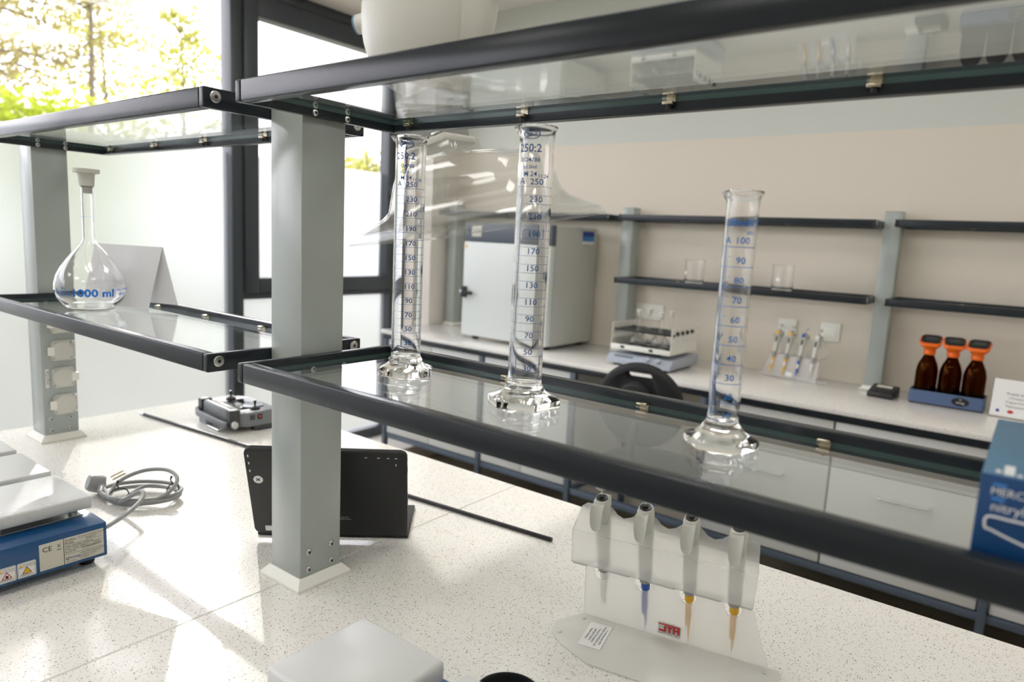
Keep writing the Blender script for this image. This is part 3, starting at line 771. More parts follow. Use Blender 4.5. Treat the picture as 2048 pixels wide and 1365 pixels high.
# folded card behind the flask
card = thing('tent_card', 'plain white folded card standing behind the 1000 ml flask', 'card', (-1.634, 0.752, ZG))
def sheet(name, P, th, mtl, parent):
    P = [Vector(p) for p in P]; nrm = (P[1] - P[0]).cross(P[3] - P[0]).normalized() * th
    return MB().loft([[tuple(p) for p in P], [tuple(p + nrm) for p in P]]).build(name, mtl, parent, smooth=False)
cd = Vector((-0.94, -0.34, 0)) * 0.20
f0 = Vector((0, 0, 0)); r0 = Vector((0.022, 0.025, 0.1445)); b0 = Vector((0.040, 0.049, 0.0113))
sheet('front_leaf', (f0, f0 + cd, r0 + cd, r0), 0.0006, M['card'], card)
sheet('back_leaf', (b0, b0 + cd * 0.98 + Vector((0, 0, -0.0)), r0 + cd + Vector((0.0005, 0.0007, 0)), r0 + Vector((0.0005, 0.0007, 0))), 0.0006, M['card'], card)

# blue glove box at the right end of the shelf
gb = thing('glove_box', 'blue cardboard box of nitrile gloves at the right end of the lower glass shelf', 'box', (-0.0165, 0.552, ZG))
b = MB(); b.box(0, 0.115, 0, 0.205, 0, 0.064, 0.0012, 2)
for f in b.bm.faces:
    f.normal_update()
    if f.normal.z > 0.7: f.material_index = 1
b.build('carton', [M['glove_box'], M['glove_box_top']], gb)
tx = MB(); FR = lambda x, z: frame_m((x, -0.0004, z), (1, 0, 0), (0, 0, 1))
tx.add_mesh(text_mesh('MERCATOR', 0.0072), FR(0.0255, 0.0525))
tx.add_mesh(text_mesh('nitrylex', 0.0090), FR(0.0215, 0.0420))
tx.build('lettering', M['ink_white'], gb, recalc=False, smooth=False)
MB().box(0.0075, 0.0150, -0.0003, -0.0001, 0.0465, 0.0487).box(0.0075, 0.0150, -0.0003, -0.0001, 0.0562, 0.0582).build('logo_bars', M['light_blue'], gb, smooth=False)
hand = catmull([(0.0070, 0, 0.0345), (0.0064, 0, 0.0270), (0.0100, 0, 0.0258), (0.0200, 0, 0.0225), (0.0340, 0, 0.0190), (0.0480, 0, 0.0175), (0.0560, 0, 0.0195), (0.0500, 0, 0.0230), (0.0560, 0, 0.0255), (0.0500, 0, 0.0285), (0.0400, 0, 0.0300), (0.0300, 0, 0.0345), (0.0180, 0, 0.0350)], 5, True)
MB().tube([(p[0], -0.0004, p[2]) for p in hand], 0.0008, 6, True).build('hand_outline', M['ink_white'], gb)
tb = MB()
for (x0, x1, y0, y1) in ((0.0075, 0.0105, 0.006, 0.014), (0.0120, 0.0180, 0.004, 0.030), (0.0195, 0.0225, 0.004, 0.010), (0.0300, 0.0330, 0.004, 0.022)):
    tb.prism(rrect((x1 - x0) / 2, (y1 - y0) / 2, 0.0013, 4, (x0 + x1) / 2, (y0 + y1) / 2), 0.0641, 0.0644)
tb.build('top_print', M['ink_white'], gb, smooth=False)

# ================================================================== things on the bench
# tablet with keyboard cover
tl_e = Vector((0.758, 0.652, 0)); tl_n = Vector((0.652, -0.758, 0))
tab = thing('tablet_computer', 'black tablet propped open on its keyboard, seen from behind', 'tablet', (-1.114, 0.700, ZB), math.atan2(tl_e.y, tl_e.x))
# local x along the bottom edge, local -y towards the camera; slab leans back 30 degrees
lean = math.radians(20)
up = Vector((0, -math.sin(lean), math.cos(lean))); nrm = Vector((0, -math.cos(lean), -math.sin(lean)))
Tt = frame_m(Vector((0.142, -0.002, 0.0135)) + up * 0.097, (1, 0, 0), up)
Tt = Tt @ Matrix.Identity(4)
slab = MB().prism(rrect(0.142, 0.0985, 0.010, 6), -0.005, 0.005, Tt, 0.0018).build('tablet_slab', M['black_shell'], tab)
MB().prism(rrect(0.135, 0.0935, 0.005, 4), -0.0055, -0.0051, Tt).build('display', M['screen'], slab)
# z axis of Tt: x cross up = towards the camera
pr = MB()
def on_back(x, y): return Tt @ frame_m((x, y, 0.0053), (1, 0, 0), (0, 1, 0))
pr.add_mesh(text_mesh('CE', 0.0085), on_back(-0.001, -0.056))
pr.add_mesh(text_mesh('Tablet PC', 0.0035), on_back(0.026, -0.0545)); pr.add_mesh(text_mesh('Made in China', 0.0035), on_back(0.0275, -0.0590))
for x in (0.070, 0.092, 0.109, 0.123): pr.box(x - 0.0022, x + 0.0022, 0.0855, 0.0870, 0.0051, 0.0053, mtx=Tt)
pr.box(0.122, 0.1235, 0.069, 0.074, 0.0051, 0.0053, mtx=Tt)
for y in (0.080, 0.064, 0.047): pr.box(-0.1365, -0.1345, y, y + 0.005, 0.0051, 0.0053, mtx=Tt)
pr.box(0.0095, 0.0145, -0.0605, -0.0595, 0.0051, 0.0053, mtx=Tt); pr.box(0.0100, 0.0140, -0.0580, -0.0525, 0.0051, 0.0053, mtx=Tt)
pr.build('white_print', M['ink_white'], slab, recalc=False, smooth=False)['kind'] = 'stuff'
MB().lathe([(0.0085, 0.0051), (0.0085, 0.0054), (0, 0.0054)], 24, Tt @ Matrix.Translation((-0.123, 0.030, 0))).build('round_sticker', M['sticker'], slab)
xb = MB()
for a in (0.7, -0.7):
    xb.box(-0.0045, 0.0045, -0.0008, 0.0008, 0.0055, 0.0057, mtx=Tt @ Matrix.Translation((-0.123, 0.030, 0)) @ Matrix.Rotation(a, 4, 'Z'))
xb.build('emblem', M['ink'], slab, smooth=False)
MB().box(-0.122, -0.090, -0.092, -0.080, 0.0051, 0.0054, mtx=Tt).build('asset_sticker', M['sticker'], slab, smooth=False)
sl = MB()
for x0, x1 in ((0.066, 0.094), (0.101, 0.113)): sl.box(x0, x1, 0.0980, 0.0989, -0.002, 0.002, mtx=Tt)
sl.box(-0.104, -0.092, 0.0980, 0.0989, -0.002, 0.002, mtx=Tt)
for y0, y1 in ((0.078, 0.084), (0.052, 0.068), (-0.018, -0.010)): sl.box(0.1416, 0.1426, y0, y1, -0.002, 0.002, mtx=Tt)
sl.build('button_slot', M['dark'], slab)
kb = MB().box(0.0, 0.284, 0.006, 0.160, 0.0006, 0.0066, 0.002).build('keyboard_cover', M['black_shell'], tab)
for r_ in range(5):
    for c_ in range(13):
        x0 = 0.016 + c_ * 0.0188; y0 = 0.060 + r_ * 0.0172
        if 'keycap_me' not in globals():
            o = MB().box(0, 0.0160, 0, 0.0145, 0, 0.0016, 0.0006, 1).build('keycap', M['ink_white'], kb); keycap_me = o.data
        else:
            o = bpy.data.objects.new('keycap', keycap_me); C.objects.link(o); o.parent = kb
        o.location = (x0, y0, 0.0068)

# long thin rod lying behind the tablet
rod = thing('thin_rod', 'long thin dark metal rod lying behind the tablet and remote', 'rod', (-2.104, 0.935, ZB), math.atan2(1.071 - 0.935, -0.692 + 2.104))
Lr = math.hypot(1.071 - 0.935, -0.692 + 2.104)
MB().tube([(0.014, 0, 0.0047), (Lr, 0, 0.0047)], 0.0042, 12).build('shaft', M['black'], rod)
MB().tube([(0, 0, 0.0052), (0.007, 0, 0.0052), (0.008, 0, 0.0052), (0.022, 0, 0.0052)], [0.0036, 0.0049, 0.0049, 0.0046], 12).build('steel_tip', M['steel'], rod)

# remote controller
rc = thing('remote_controller', 'grey handheld remote controller with two thumb sticks, behind the thin rod', 'remote', (-1.832, 1.085, ZB), math.radians(-5)); rc.scale = (0.88, 1.0, 1.28)
MB().prism(rrect(0.118, 0.058, 0.020, 6, 0.0, 0.020), 0.012, 0.044, None, 0.006).build('body', M['remote'], rc)
MB().box(-0.098, 0.080, -0.058, -0.0385, 0.0185, 0.050, 0.006, 3).build('front_block', M['remote'], rc)
for sx in (-1, 1):
    e = MB().prism([(0.0, -0.062), (0.024, -0.062), (0.030, -0.052), (0.030, -0.034), (0.022, -0.030), (0.0, -0.030)] if sx > 0 else [(0.0, -0.062), (0.0, -0.030), (-0.022, -0.030), (-0.030, -0.034), (-0.030, -0.052), (-0.024, -0.062)], 0.012, 0.052, Matrix.Translation((0.081 if sx > 0 else -0.099, 0, 0)), 0.003).build('end_block', M['remote_dark'], rc)
    tq = MB(); tq.add_mesh(text_mesh('+', 0.006), frame_m((0.092 * sx, -0.0625, 0.043), (1, 0, 0), (0, 0, 1))); tq.build('block_mark', M['ink'], e, recalc=False, smooth=False)
    st = MB().lathe([(0.015, 0), (0.0145, 0.003), (0.009, 0.006), (0.0028, 0.0075), (0.0028, 0.013), (0.0042, 0.0145), (0.0042, 0.021), (0, 0.0215)], 18).build('thumb_stick', M['black'], rc, (0.085 * sx, 0.022, 0.044))
    MB().lathe([(0.0075, -0.012), (0.0095, -0.008), (0.0095, 0.008), (0.0075, 0.012)], 16, frame_m((0.108 * sx, -0.050, 0.020), (0, 0, 1), (0, 1, 0))).build('dial_wheel', M['steel'], rc)
MB().tube([(-0.118, -0.066, 0.026), (-0.100, -0.072, 0.020), (0.088, -0.072, 0.020), (0.098, -0.066, 0.020)], 0.0075, 10).build('antenna_bar', M['remote'], rc)
MB().box(-0.070, 0.070, -0.056, -0.040, 0.0095, 0.018, 0.002).build('lower_slot', M['dark'], rc)
MB().prism([(-0.070, -0.0800), (-0.020, -0.0800), (-0.006, -0.066), (-0.070, -0.066)], 0.004, 0.020, None, 0.001).build('clip_flap', M['remote'], rc)
MB().tube(catmull([(-0.085, -0.060, 0.012), (-0.085, -0.072, 0.003), (-0.070, -0.076, 0.0030), (0.045, -0.076, 0.0030), (0.060, -0.072, 0.003), (0.062, -0.060, 0.012)], 4), 0.0026, 8).build('wire_stand', M['steel'], rc)
MB().prism(rrect(0.062, 0.036, 0.004, 4, 0.005, 0.022), 0.0442, 0.0468, None, 0.0008).build('screen', M['screen'], rc)
MB().box(-0.080, 0.060, -0.037, -0.018, 0.0442, 0.0478, 0.002).build('hinge_recess', M['dark'], rc)
for k, (y, mm) in enumerate(((0.0, 'remote_dark'), (0.022, 'dark'))):
    q = MB().box(0.1175, 0.1195, y - 0.007, y + 0.007, 0.026, 0.038, 0.0006).build('side_button', M[mm], rc)
    if k: MB().box(0.1194, 0.1199, y - 0.003, y + 0.003, 0.030, 0.035).build('red_dot', M['red_led'], q)
MB().prism(rrect(0.018, 0.034, 0.012, 5, 0.100, 0.040), 0.0, 0.0125, None, 0.003).build('grip', M['remote_dark'], rc)
MB().prism(rrect(0.018, 0.034, 0.012, 5, -0.100, 0.040), 0.0, 0.0125, None, 0.003).build('grip', M['remote_dark'], rc)

# multi-position hotplate stirrers
def stirrer(loc, label, pl, pitch, y0, full=True, left=0.043, pz=0.0895):
    """local origin: right back corner of the box at bench level; box runs to -x"""
    t = thing('hotplate_stirrer', label, 'stirrer', loc)
    Lb = 2 * pitch + pl + 0.042 + left; D = 0.185
    MB().box(-Lb, 0, -D, 0, 0.016, 0.076, 0.003, 2).build('housing', M['blue_box'], t)
    for k in range(3):
        x1 = -0.042 - k * pitch; x0 = x1 - pl
        p = MB().box(x0, x1, y0 - pl, y0, pz, 0.1105, 0.0035 if full else 0.006, 3).build('heating_plate', M['plate_white'], t)
        for xx in (x0 + 0.022, x1 - 0.022):
            for yy in (y0 - pl + 0.022, y0 - 0.022):
                MB().lathe([(0.007, 0.0762), (0.007, 0.0830), (0.0062, 0.0832), (0.0062, 0.0836), (0.007, 0.0838), (0.007, pz - 0.0001)] if full else [(0.007, 0.0762), (0.007, pz - 0.0001)], 16, Matrix.Translation((xx, yy, 0))).build('standoff', M['steel'], p)
        MB().box(x0 + 0.012, x1 - 0.012, y0 - pl + 0.010, y0 - 0.010, 0.0762, 0.0775).build('drip_tray', M['steel'], p)
    for xx in (-0.03, -Lb + 0.03):
        for yy in (-0.022, -D + 0.022):
            MB().lathe([(0.010, 0.0004), (0.012, 0.003), (0.012, 0.0158), (0, 0.0158)], 16, Matrix.Translation((xx, yy, 0))).build('rubber_foot', M['rubber'], t)
    if full:
        F = lambda y, z, off=0.0007: frame_m((off, y, z), (0, 1, 0), (0, 0, 1))
        # silver rating plate: wide right part and plain left part
        lab = MB().box(0.0001, 0.0004, -0.100, -0.006, 0.0225, 0.0665).build('rating_plate', M['label_silver'], t, smooth=False)
        MB().box(0.0004, 0.0006, -0.0660, -0.0652, 0.0225, 0.0665).build('divider_line', M['ink'], lab, smooth=False)
        bl = MB()
        bl.add_mesh(text_mesh('CE', 0.0115), F(-0.0890, 0.0560))
        bl.add_mesh(text_mesh('X', 0.0080), F(-0.0725, 0.0570)); bl.box(0.0004, 0.0006, -0.0755, -0.0695, 0.0505, 0.0515)
        def row(s, size, yl, z): 
            me = text_mesh(s, size); w_ = max(v.co.x for v in me.vertices) - min(v.co.x for v in me.vertices)
            bl.add_mesh(me, F(yl + w_ / 2, z))
        row('Product', 0.0050, -0.0638, 0.0625); row('Premium Hotplate Stirrer', 0.0038, -0.0440, 0.0630)
        row('Model', 0.0050, -0.0638, 0.0570); row('SMHS-3', 0.0046, -0.0330, 0.0572)
        row('Volts 230 VAC  50/60 Hz', 0.0040, -0.0638, 0.0515)
        row('Watts 1.2kW  AMPS 6 A  1 PHASE', 0.0036, -0.0638, 0.0468)
        row('Serial No.', 0.0042, -0.0638, 0.0418); row('1001489205880005V', 0.0036, -0.0400, 0.0425)
        row('witeg Labortechnik GmbH', 0.0034, -0.0420, 0.0352)
        for k in range(3): row('Am Bildacker 16 97877 Wertheim'[:26 - k * 4], 0.0026, -0.0420, 0.0318 - k * 0.0030)
        row('www.witeg.de', 0.0028, -0.0630, 0.0255)
        for z in (0.0598, 0.0543, 0.0493, 0.0443, 0.0380): bl.box(0.0004, 0.0006, -0.0640, -0.0090, z, z + 0.0003)
        bl.build('lettering', M['ink'], lab, recalc=False, smooth=False)
        nb = MB(); nb.add_mesh(text_mesh('witeg', 0.0068), F(-0.0500, 0.0315)); nb.build('blue_lettering', M['ink_navy'], lab, recalc=False, smooth=False)
        rg = MB()
        for q in range(3):
            rg.tube([(0.0007, -0.0605 + 0.0022 * math.cos(a), 0.0310 + 0.0022 * math.sin(a)) for a in [q * 2.094 + 0.25 * j for j in range(7)]], 0.0005, 5)
        rg.build('round_emblem', M['ink'], lab)
        # warning stickers
        for k, (title, kind) in enumerate((('WARNING', 'y'), ('CAUTION', 'r'), ('CAUTION', 'n'), ('WARNING', 'y'))):
            yc = -0.1175 - k * 0.0265; z0, z1 = 0.0215, 0.0455; zc = (z0 + z1) / 2
            s = MB().prism(rrect(0.0125, 0.0122, 0.002, 4, yc, zc), 0.0001, 0.0004, frame_m((0, 0, 0), (0, 1, 0), (0, 0, 1))).build('warning_sticker', M['sticker'], t, smooth=False)
            ln = MB()
            rr_ = rrect(0.0112, 0.0110, 0.0016, 3, yc, zc)
            ln.tube([(0.0005, p[0], p[1]) for p in rr_], 0.00022, 4, True)
            ln.box(0.0004, 0.0006, yc - 0.011, yc + 0.011, z1 - 0.0078, z1 - 0.0074)
            ln.add_mesh(text_mesh(title, 0.0036), F(yc + 0.0025, z1 - 0.0044))
            for q in range(3): ln.box(0.0004, 0.0006, yc - 0.009, yc + 0.009 - q * 0.003, z0 + 0.0030 + q * 0.0010, z0 + 0.0033 + q * 0.0010)
            tri = lambda r: [(yc + r * 1.08 * math.cos(PI / 2 + q * 2.0944), zc - 0.0025 + r * math.sin(PI / 2 + q * 2.0944)) for q in range(3)]
            FF = frame_m((0, 0, 0), (0, 1, 0), (0, 0, 1))
            if kind == 'y':
                MB().prism(tri(0.0072), 0.0004, 0.0006, FF).build('triangle', M['ink'], s, smooth=False)
                MB().prism(tri(0.0058), 0.0006, 0.0008, FF).build('triangle_fill', M['yellow'], s, smooth=False)
            elif kind == 'r':
                MB().prism(tri(0.0076), 0.0004, 0.0006, FF).build('triangle', M['ink_red'], s, smooth=False)
                MB().prism(tri(0.0054), 0.0006, 0.0008, FF).build('triangle_fill', M['sticker'], s, smooth=False)
                ln.lathe([(0.0022, 0.0008), (0.0022, 0.0009), (0, 0.0009)], 14, FF @ Matrix.Translation((yc, zc - 0.003, 0)))
            else:
                MB().tube([(0.0007, yc + 0.006 * math.cos(a * 0.314), zc - 0.0025 + 0.006 * math.sin(a * 0.314)) for a in range(20)], 0.0009, 6, True).build('prohibition_ring', M['ink_red'], s)
            ln.build('lettering', M['ink'], s, recalc=False, smooth=False)
            MB().prism([(yc - 0.0105, z1 - 0.0068), (yc - 0.0055, z1 - 0.0068), (yc - 0.008, z1 - 0.0022)], 0.0004, 0.0006, FF).build('small_triangle', M['yellow'], s, smooth=False)
    return t
stirrer((-1.195, 0.472, ZB), 'blue hotplate stirrer with three white square plates and rating label, at left', 0.153, 0.177, -0.005)
stirrer((-0.474 + 0.042 + 2 * 0.167, 0.545, ZB), 'second multi-plate stirrer in the foreground with one square white plate in view', 0.138, 0.167, -0.013, False, 0.004, 0.083)

# mains cable of the blue stirrer, coiled beside it
cab = thing('power_cable', 'grey mains cable coiled with black ties beside the blue stirrer', 'cable', (0, 0, 0))
ccx, ccy = -1.440, 0.640
pts = [(-1.513, 0.592, ZB + 0.020), (-1.490, 0.588, ZB + 0.018), (-1.455, 0.583, ZB + 0.014)]
# three and a half turns, each a little different
turns = [(0.073, 0.050, 0.012, 0.0), (0.066, 0.047, 0.046, 0.008), (0.080, 0.054, 0.020, -0.004), (0.070, 0.046, 0.006, 0.012)]
ang0 = -2.0
for k in range(4):
    a_, b_, hz, sh = turns[k]
    for q in range(8):
        if k == 3 and q > 5: break
        an = ang0 + q * PI / 4
        x = a_ * math.cos(an); y = b_ * math.sin(an)
        th = math.radians(38)
        zz = ZB + 0.0045 + (hz * (0.5 + 0.5 * math.sin(an + 0.3)) if k == 1 else hz * 0.45) + k * 0.0022
        pts.append((ccx + sh + x * math.cos(th) - y * math.sin(th), ccy + x * math.sin(th) + y * math.cos(th), zz))
pts += [(-1.424, 0.590, ZB + 0.013), (-1.390, 0.600, ZB + 0.034), (-1.366, 0.607, ZB + 0.046), (-1.338, 0.592, ZB + 0.040), (-1.300, 0.550, ZB + 0.037), (-1.262, 0.510, ZB + 0.042), (-1.235, 0.4735, ZB + 0.045)]
MB().tube(catmull(pts, 6), 0.0041, 10).build('cord', M['cable'], cab)
pm = rot_m((-1.520, 0.594, ZB + 0.021), math.radians(-12))
pl_ = MB().lathe([(0.0175, -0.004), (0.0185, 0.0), (0.0185, 0.018), (0.015, 0.026)], 20, pm @ frame_m((-0.012, 0.0, -0.001), (1, 0, 0), (0, 0.35, 0.94)) @ Matrix.Rotation(0.0, 4, 'X')).box(-0.026, 0.006, -0.012, 0.008, -0.016, 0.008, 0.006, 3, pm).build('plug_body', M['cable'], cab)
for s_ in (-1, 1):
    MB().tube([pm @ Vector((-0.012 + 0.0095 * s_, 0.020, 0.008)), pm @ Vector((-0.012 + 0.0095 * s_, 0.045, 0.018))], 0.0022, 8).build('plug_pin', M['brass'], pl_)
MB().tube([pm @ Vector((0.004, -0.002, -0.002)), pm @ Vector((0.012, -0.004, -0.002)), pm @ Vector((0.022, -0.006, -0.003)), pm @ Vector((0.034, -0.009, -0.004))], [0.009, 0.008, 0.007, 0.0055], 12).build('strain_relief', M['cable'], pl_)
for (tx_, ty_, tz_, an) in ((-1.455, 0.600, ZB + 0.016, 0.3), (-1.392, 0.680, ZB + 0.022, -0.4)):
    loop = [(tx_ + 0.018 * math.cos(a * 0.5236) * math.sin(an), ty_ + 0.018 * math.cos(a * 0.5236) * math.cos(an), tz_ + 0.0145 * math.sin(a * 0.5236)) for a in range(12)]
    k_ = MB().tube(loop, 0.0013, 6, True).build('cable_tie', M['rubber'], cab)
    MB().tube([(tx_, ty_, tz_ + 0.0145), (tx_ - 0.004, ty_ - 0.002, tz_ + 0.022), (tx_ - 0.007, ty_ + 0.002, tz_ + 0.028)], [0.0016, 0.0013, 0.0026], 6).build('tie_tail', M['rubber'], k_)

# small black dish behind the foreground plate
MBd = MB().lathe([(0.0, 0.0006), (0.030, 0.0006), (0.036, 0.004), (0.0405, 0.030), (0.0412, 0.0325), (0.0395, 0.033), (0.0380, 0.030), (0.034, 0.007), (0.0, 0.006)], 40)
tag(MBd.build('black_dish', M['black'], None, (-0.452, 0.622, ZB)), 'small round black dish at the lower edge, behind the foreground white plate', 'dish')

# ================================================================== pipette stands and pipettes
def pipette_stand(loc, rotz, label, cards=True):
    """local x along the fold, +y the side where the pipettes hang, base runs to -y"""
    t = thing('pipette_stand', label, 'stand', loc, rotz, group='frosted acrylic pipette stands')
    th = 0.003
    basepts = [(0.0, 0.004), (-0.030, -0.040), (-0.024, -0.070), (0.0, -0.092), (0.05, -0.118), (0.29, -0.118), (0.298, -0.100), (0.290, 0.004)]
    base = MB().prism(basepts, 0.0004, th, None, 0.0005).build('base_plate', M['acrylic_base'], t)
    for (x, y) in ((-0.012, -0.066), (0.006, -0.012), (0.272, -0.012)):
        MB().lathe([(0.0028, 0.003), (0.0028, 0.0042), (0.0015, 0.0050), (0, 0.0050)], 10, Matrix.Translation((x, y, 0))).build('rivet', M['steel'], base)
    # leaning panel with notches along its top edge, in panel coords (x, s)
    ua = Vector((0, -0.022, 0.100)).normalized()
    P = frame_m((0, 0.004, 0.0032), (1, 0, 0), ua)
    H = 0.101
    top = []
    for u in (0.223, 0.160, 0.095, 0.030):
        top += [(u + 0.012, H), (u + 0.012, H - 0.018), (u + 0.007, H - 0.028), (u - 0.007, H - 0.028), (u - 0.012, H - 0.018), (u - 0.012, H)]
    pts_ = [(0.0, 0.0), (0.276, 0.0), (0.262, 0.045), (0.247, H)] + top + [(0.006, H)]
    MB().prism(pts_, 0, th, P).build('panel', M['acrylic'], t, smooth=False)
    # upper band: ledge, upright, back-tilted lip with scalloped edge
    prof = [(-0.0185, 0.1035), (-0.050, 0.111), (-0.049, 0.158)]
    for (a, b2) in zip(prof[:-1], prof[1:]):
        d = Vector((0, b2[0] - a[0], b2[1] - a[1])); Fm = frame_m((0, a[0], a[1]), (1, 0, 0), d)
        if a == prof[0]:   # ledge with holes: short webs between the pipettes
            for (x0, x1) in ((-0.004, 0.017), (0.043, 0.082), (0.108, 0.147), (0.173, 0.210), (0.236, 0.250)):
                MB().prism([(x0, 0), (x1, 0), (x1, d.length), (x0, d.length)], 0, th, Fm).build('ledge_web', M['acrylic'], t, smooth=False)
        else:
            MB().prism([(-0.006, 0), (0.252, 0), (0.254, d.length), (-0.008, d.length)], 0, th, Fm).build('band', M['acrylic'], t, smooth=False)
    d = Vector((0, 0.026, 0.036)); Fm = frame_m((0, -0.049, 0.1585), (1, 0, 0), d); Ld = d.length
    tp = [(-0.008, 0), (0.254, 0), (0.250, Ld * 0.9), (0.244, Ld)]
    us = [0.223, 0.160, 0.095, 0.030]
    for k, u in enumerate(us):
        if k: 
            m_ = (us[k - 1] + u) / 2
            for q in range(5):
                a = q / 4; tp.append((m_ + 0.020 - 0.040 * a, Ld - 0.012 * math.sin(PI * a)))
        tp += [(u + 0.0105, Ld), (u + 0.0105, Ld * 0.45), (u - 0.0105, Ld * 0.45), (u - 0.0105, Ld)]
    tp += [(0.004, Ld), (-0.003, Ld * 0.85)]
    MB().prism(tp, 0, th, Fm).build('scalloped_lip', M['acrylic'], t, smooth=False)
    if cards:
        lb = MB().prism([(0.0, 0), (0.034, 0), (0.034, 0.066), (0.0, 0.066)], 0, 0.0004, frame_m((0.022, -0.082, 0.0033), (1, 0.04, 0), (-0.04, 1, 0))).build('paper_label', M['sticker'], t, smooth=False)
        bl = MB()
        for k, s in enumerate(('Statyw na pipety', 'LABORATORIUM', 'Fundusze Europejskie', 'POLSKA WSCHODNIA 2021', 'nr inwentarzowy 2024')):
            bl.add_mesh(text_mesh(s, 0.0046), frame_m((0.0275 + k * 0.0056, -0.048, 0.0039), (0, -1, 0), (1, 0, 0)))
        bl.build('lettering', M['ink'], lb, recalc=False, smooth=False)
    lg = MB().box(0.118, 0.152, 0.006, 0.026, -0.0006, -0.0003, mtx=P).build('maker_sticker', M['sticker'], t, smooth=False)
    r2 = MB(); 
    r2.box(0.1190, 0.1510, 0.024, 0.026, 0.0031, 0.0034, mtx=P)
    r2.box(0.1480, 0.1510, 0.012, 0.024, 0.0031, 0.0034, mtx=P); r2.box(0.1440, 0.1480, 0.017, 0.020, 0.0031, 0.0034, mtx=P); r2.box(0.1410, 0.1440, 0.012, 0.024, 0.0031, 0.0034, mtx=P)
    r2.box(0.1320, 0.1400, 0.020, 0.023, 0.0031, 0.0034, mtx=P); r2.box(0.1345, 0.1375, 0.012, 0.020, 0.0031, 0.0034, mtx=P)
    r2.box(0.1280, 0.1310, 0.012, 0.023, 0.0031, 0.0034, mtx=P); r2.box(0.1200, 0.1280, 0.012, 0.015, 0.0031, 0.0034, mtx=P)
    r2.build('logo_letters', M['ink_red'], lg, smooth=False)
    bk = MB(); bk.add_mesh(text_mesh('LAB SOLUTIONS', 0.0044), P @ Matrix.Translation((0.135, 0.0085, 0.0034)) @ Matrix.Diagonal((-1, 1, 1, 1)))
    bk.build('logo_caption', M['ink'], lg, recalc=False, smooth=False)
    return t
sp_loc, sp_rot = (-0.505, 0.885, ZB), math.radians(11)
far_loc, far_rot = (-0.754, 3.279, ZB), math.radians(166.4)
pipette_stand(sp_loc, sp_rot, 'frosted acrylic pipette stand in the foreground, seen from behind')
pipette_stand(far_loc, far_rot, 'frosted acrylic pipette stand on the wall counter below the switch', cards=False)

def pipette(colour, label, tipm):
    """axis along z, tip at the origin, finger hook towards -y"""
    t = thing('pipette', label, 'pipette', (0, 0, 0), group='pipettes hung on the acrylic stands')
    MB().lathe([(0.0012, 0.0), (0.0020, 0.018), (0.0042, 0.044), (0.0046, 0.050), (0, 0.050)], 14).build('tip', tipm, t)
    MB().lathe([(0.0040, 0.0495), (0.0044, 0.060), (0.0050, 0.0717), (0, 0.0717)], 14).build('shaft', M['white_plastic'], t)
    MB().box(-0.0040, 0.0040, -0.0075, -0.0055, 0.030, 0.0717, 0.0008).build('ejector_bar', M[colour], t)
    MB().lathe([(0.0062, 0.0720), (0.0066, 0.073), (0.0068, 0.0855), (0, 0.0855)], 16).build('colour_ring', M[colour], t)
    b = MB()
    n = 24
    loops = [[((r * (1 + (0.05 if k % 2 else 0))) * math.cos(2 * PI * k / n), (r * (1 + (0.05 if k % 2 else 0))) * math.sin(2 * PI * k / n), z) for k in range(n)] for r, z in ((0.0078, 0.0858), (0.0088, 0.0875), (0.0096, 0.108), (0.0094, 0.1125))]
    b.loft(loops).build('collar_nut', M['arm_metal'], t)
    loops = []
    for z, a, bb, cy in ((0.1128, 0.0090, 0.0095, 0.0), (0.150, 0.0100, 0.0115, 0.001), (0.185, 0.0108, 0.0130, 0.001), (0.205, 0.0110, 0.0140, 0.0), (0.214, 0.0105, 0.0132, 0.0), (0.217, 0.0090, 0.0115, 0.0)):
        loops.append([(p[0], p[1], z) for p in rrect(a, bb, min(a, bb) * 0.75, 4, 0, cy)])
    hb = MB().loft(loops).build('handle', M['cream_plastic'], t)
    MB().box(-0.0085, 0.0085, 0.0145, 0.0165, 0.196, 0.214, 0.001).build('top_clip', M[colour], t)
    MB().box(-0.004, 0.004, 0.0135, 0.0150, 0.160, 0.186, 0.0006).build('volume_window', M['dark'], hb)
    # finger rest: hollow tongue curving out and down on the -y side
    L = []
    for (y, z, hw, dp) in ((-0.011, 0.2150, 0.0082, 0.003), (-0.019, 0.2140, 0.0090, 0.0032), (-0.0255, 0.2070, 0.0090, 0.003), (-0.029, 0.1960, 0.0086, 0.0026), (-0.030, 0.1850, 0.0074, 0.0022), (-0.0298, 0.1790, 0.0045, 0.0016)):
        ring = []
        for k in range(9):
            u = -1 + k / 4; ring.append((hw * u, y + dp * (1 - u * u) * 0.9 - 0.0012, z + 0.0012 * (u * u)))
        for k in range(8, -1, -1):
            u = -1 + k / 4; ring.append((hw * u * 0.96, y + dp * (1 - u * u) * 0.9 + 0.0012, z - 0.0012))
        L.append(ring)
    MB().loft(L).build('finger_rest', M['cream_plastic'], t)
    MB().lathe([(0.0085, 0.2171), (0.0082, 0.2186), (0.0045, 0.2190), (0.0040, 0.2215), (0.0022, 0.2215), (0, 0.2215)], 20).build('plunger_socket', M['black'], t)
    MB().tube([(0, 0, 0.2216), (0, 0, 0.2345)], 0.0014, 8).build('plunger_stem', M['steel'], t)
    MB().lathe([(0.0020, 0.2342), (0.0085, 0.2355), (0.0108, 0.2395), (0.0108, 0.2445), (0.0095, 0.2470), (0, 0.2478)], 22).build('plunger_button', M['cream_plastic'], t)
    return t
protos = {}
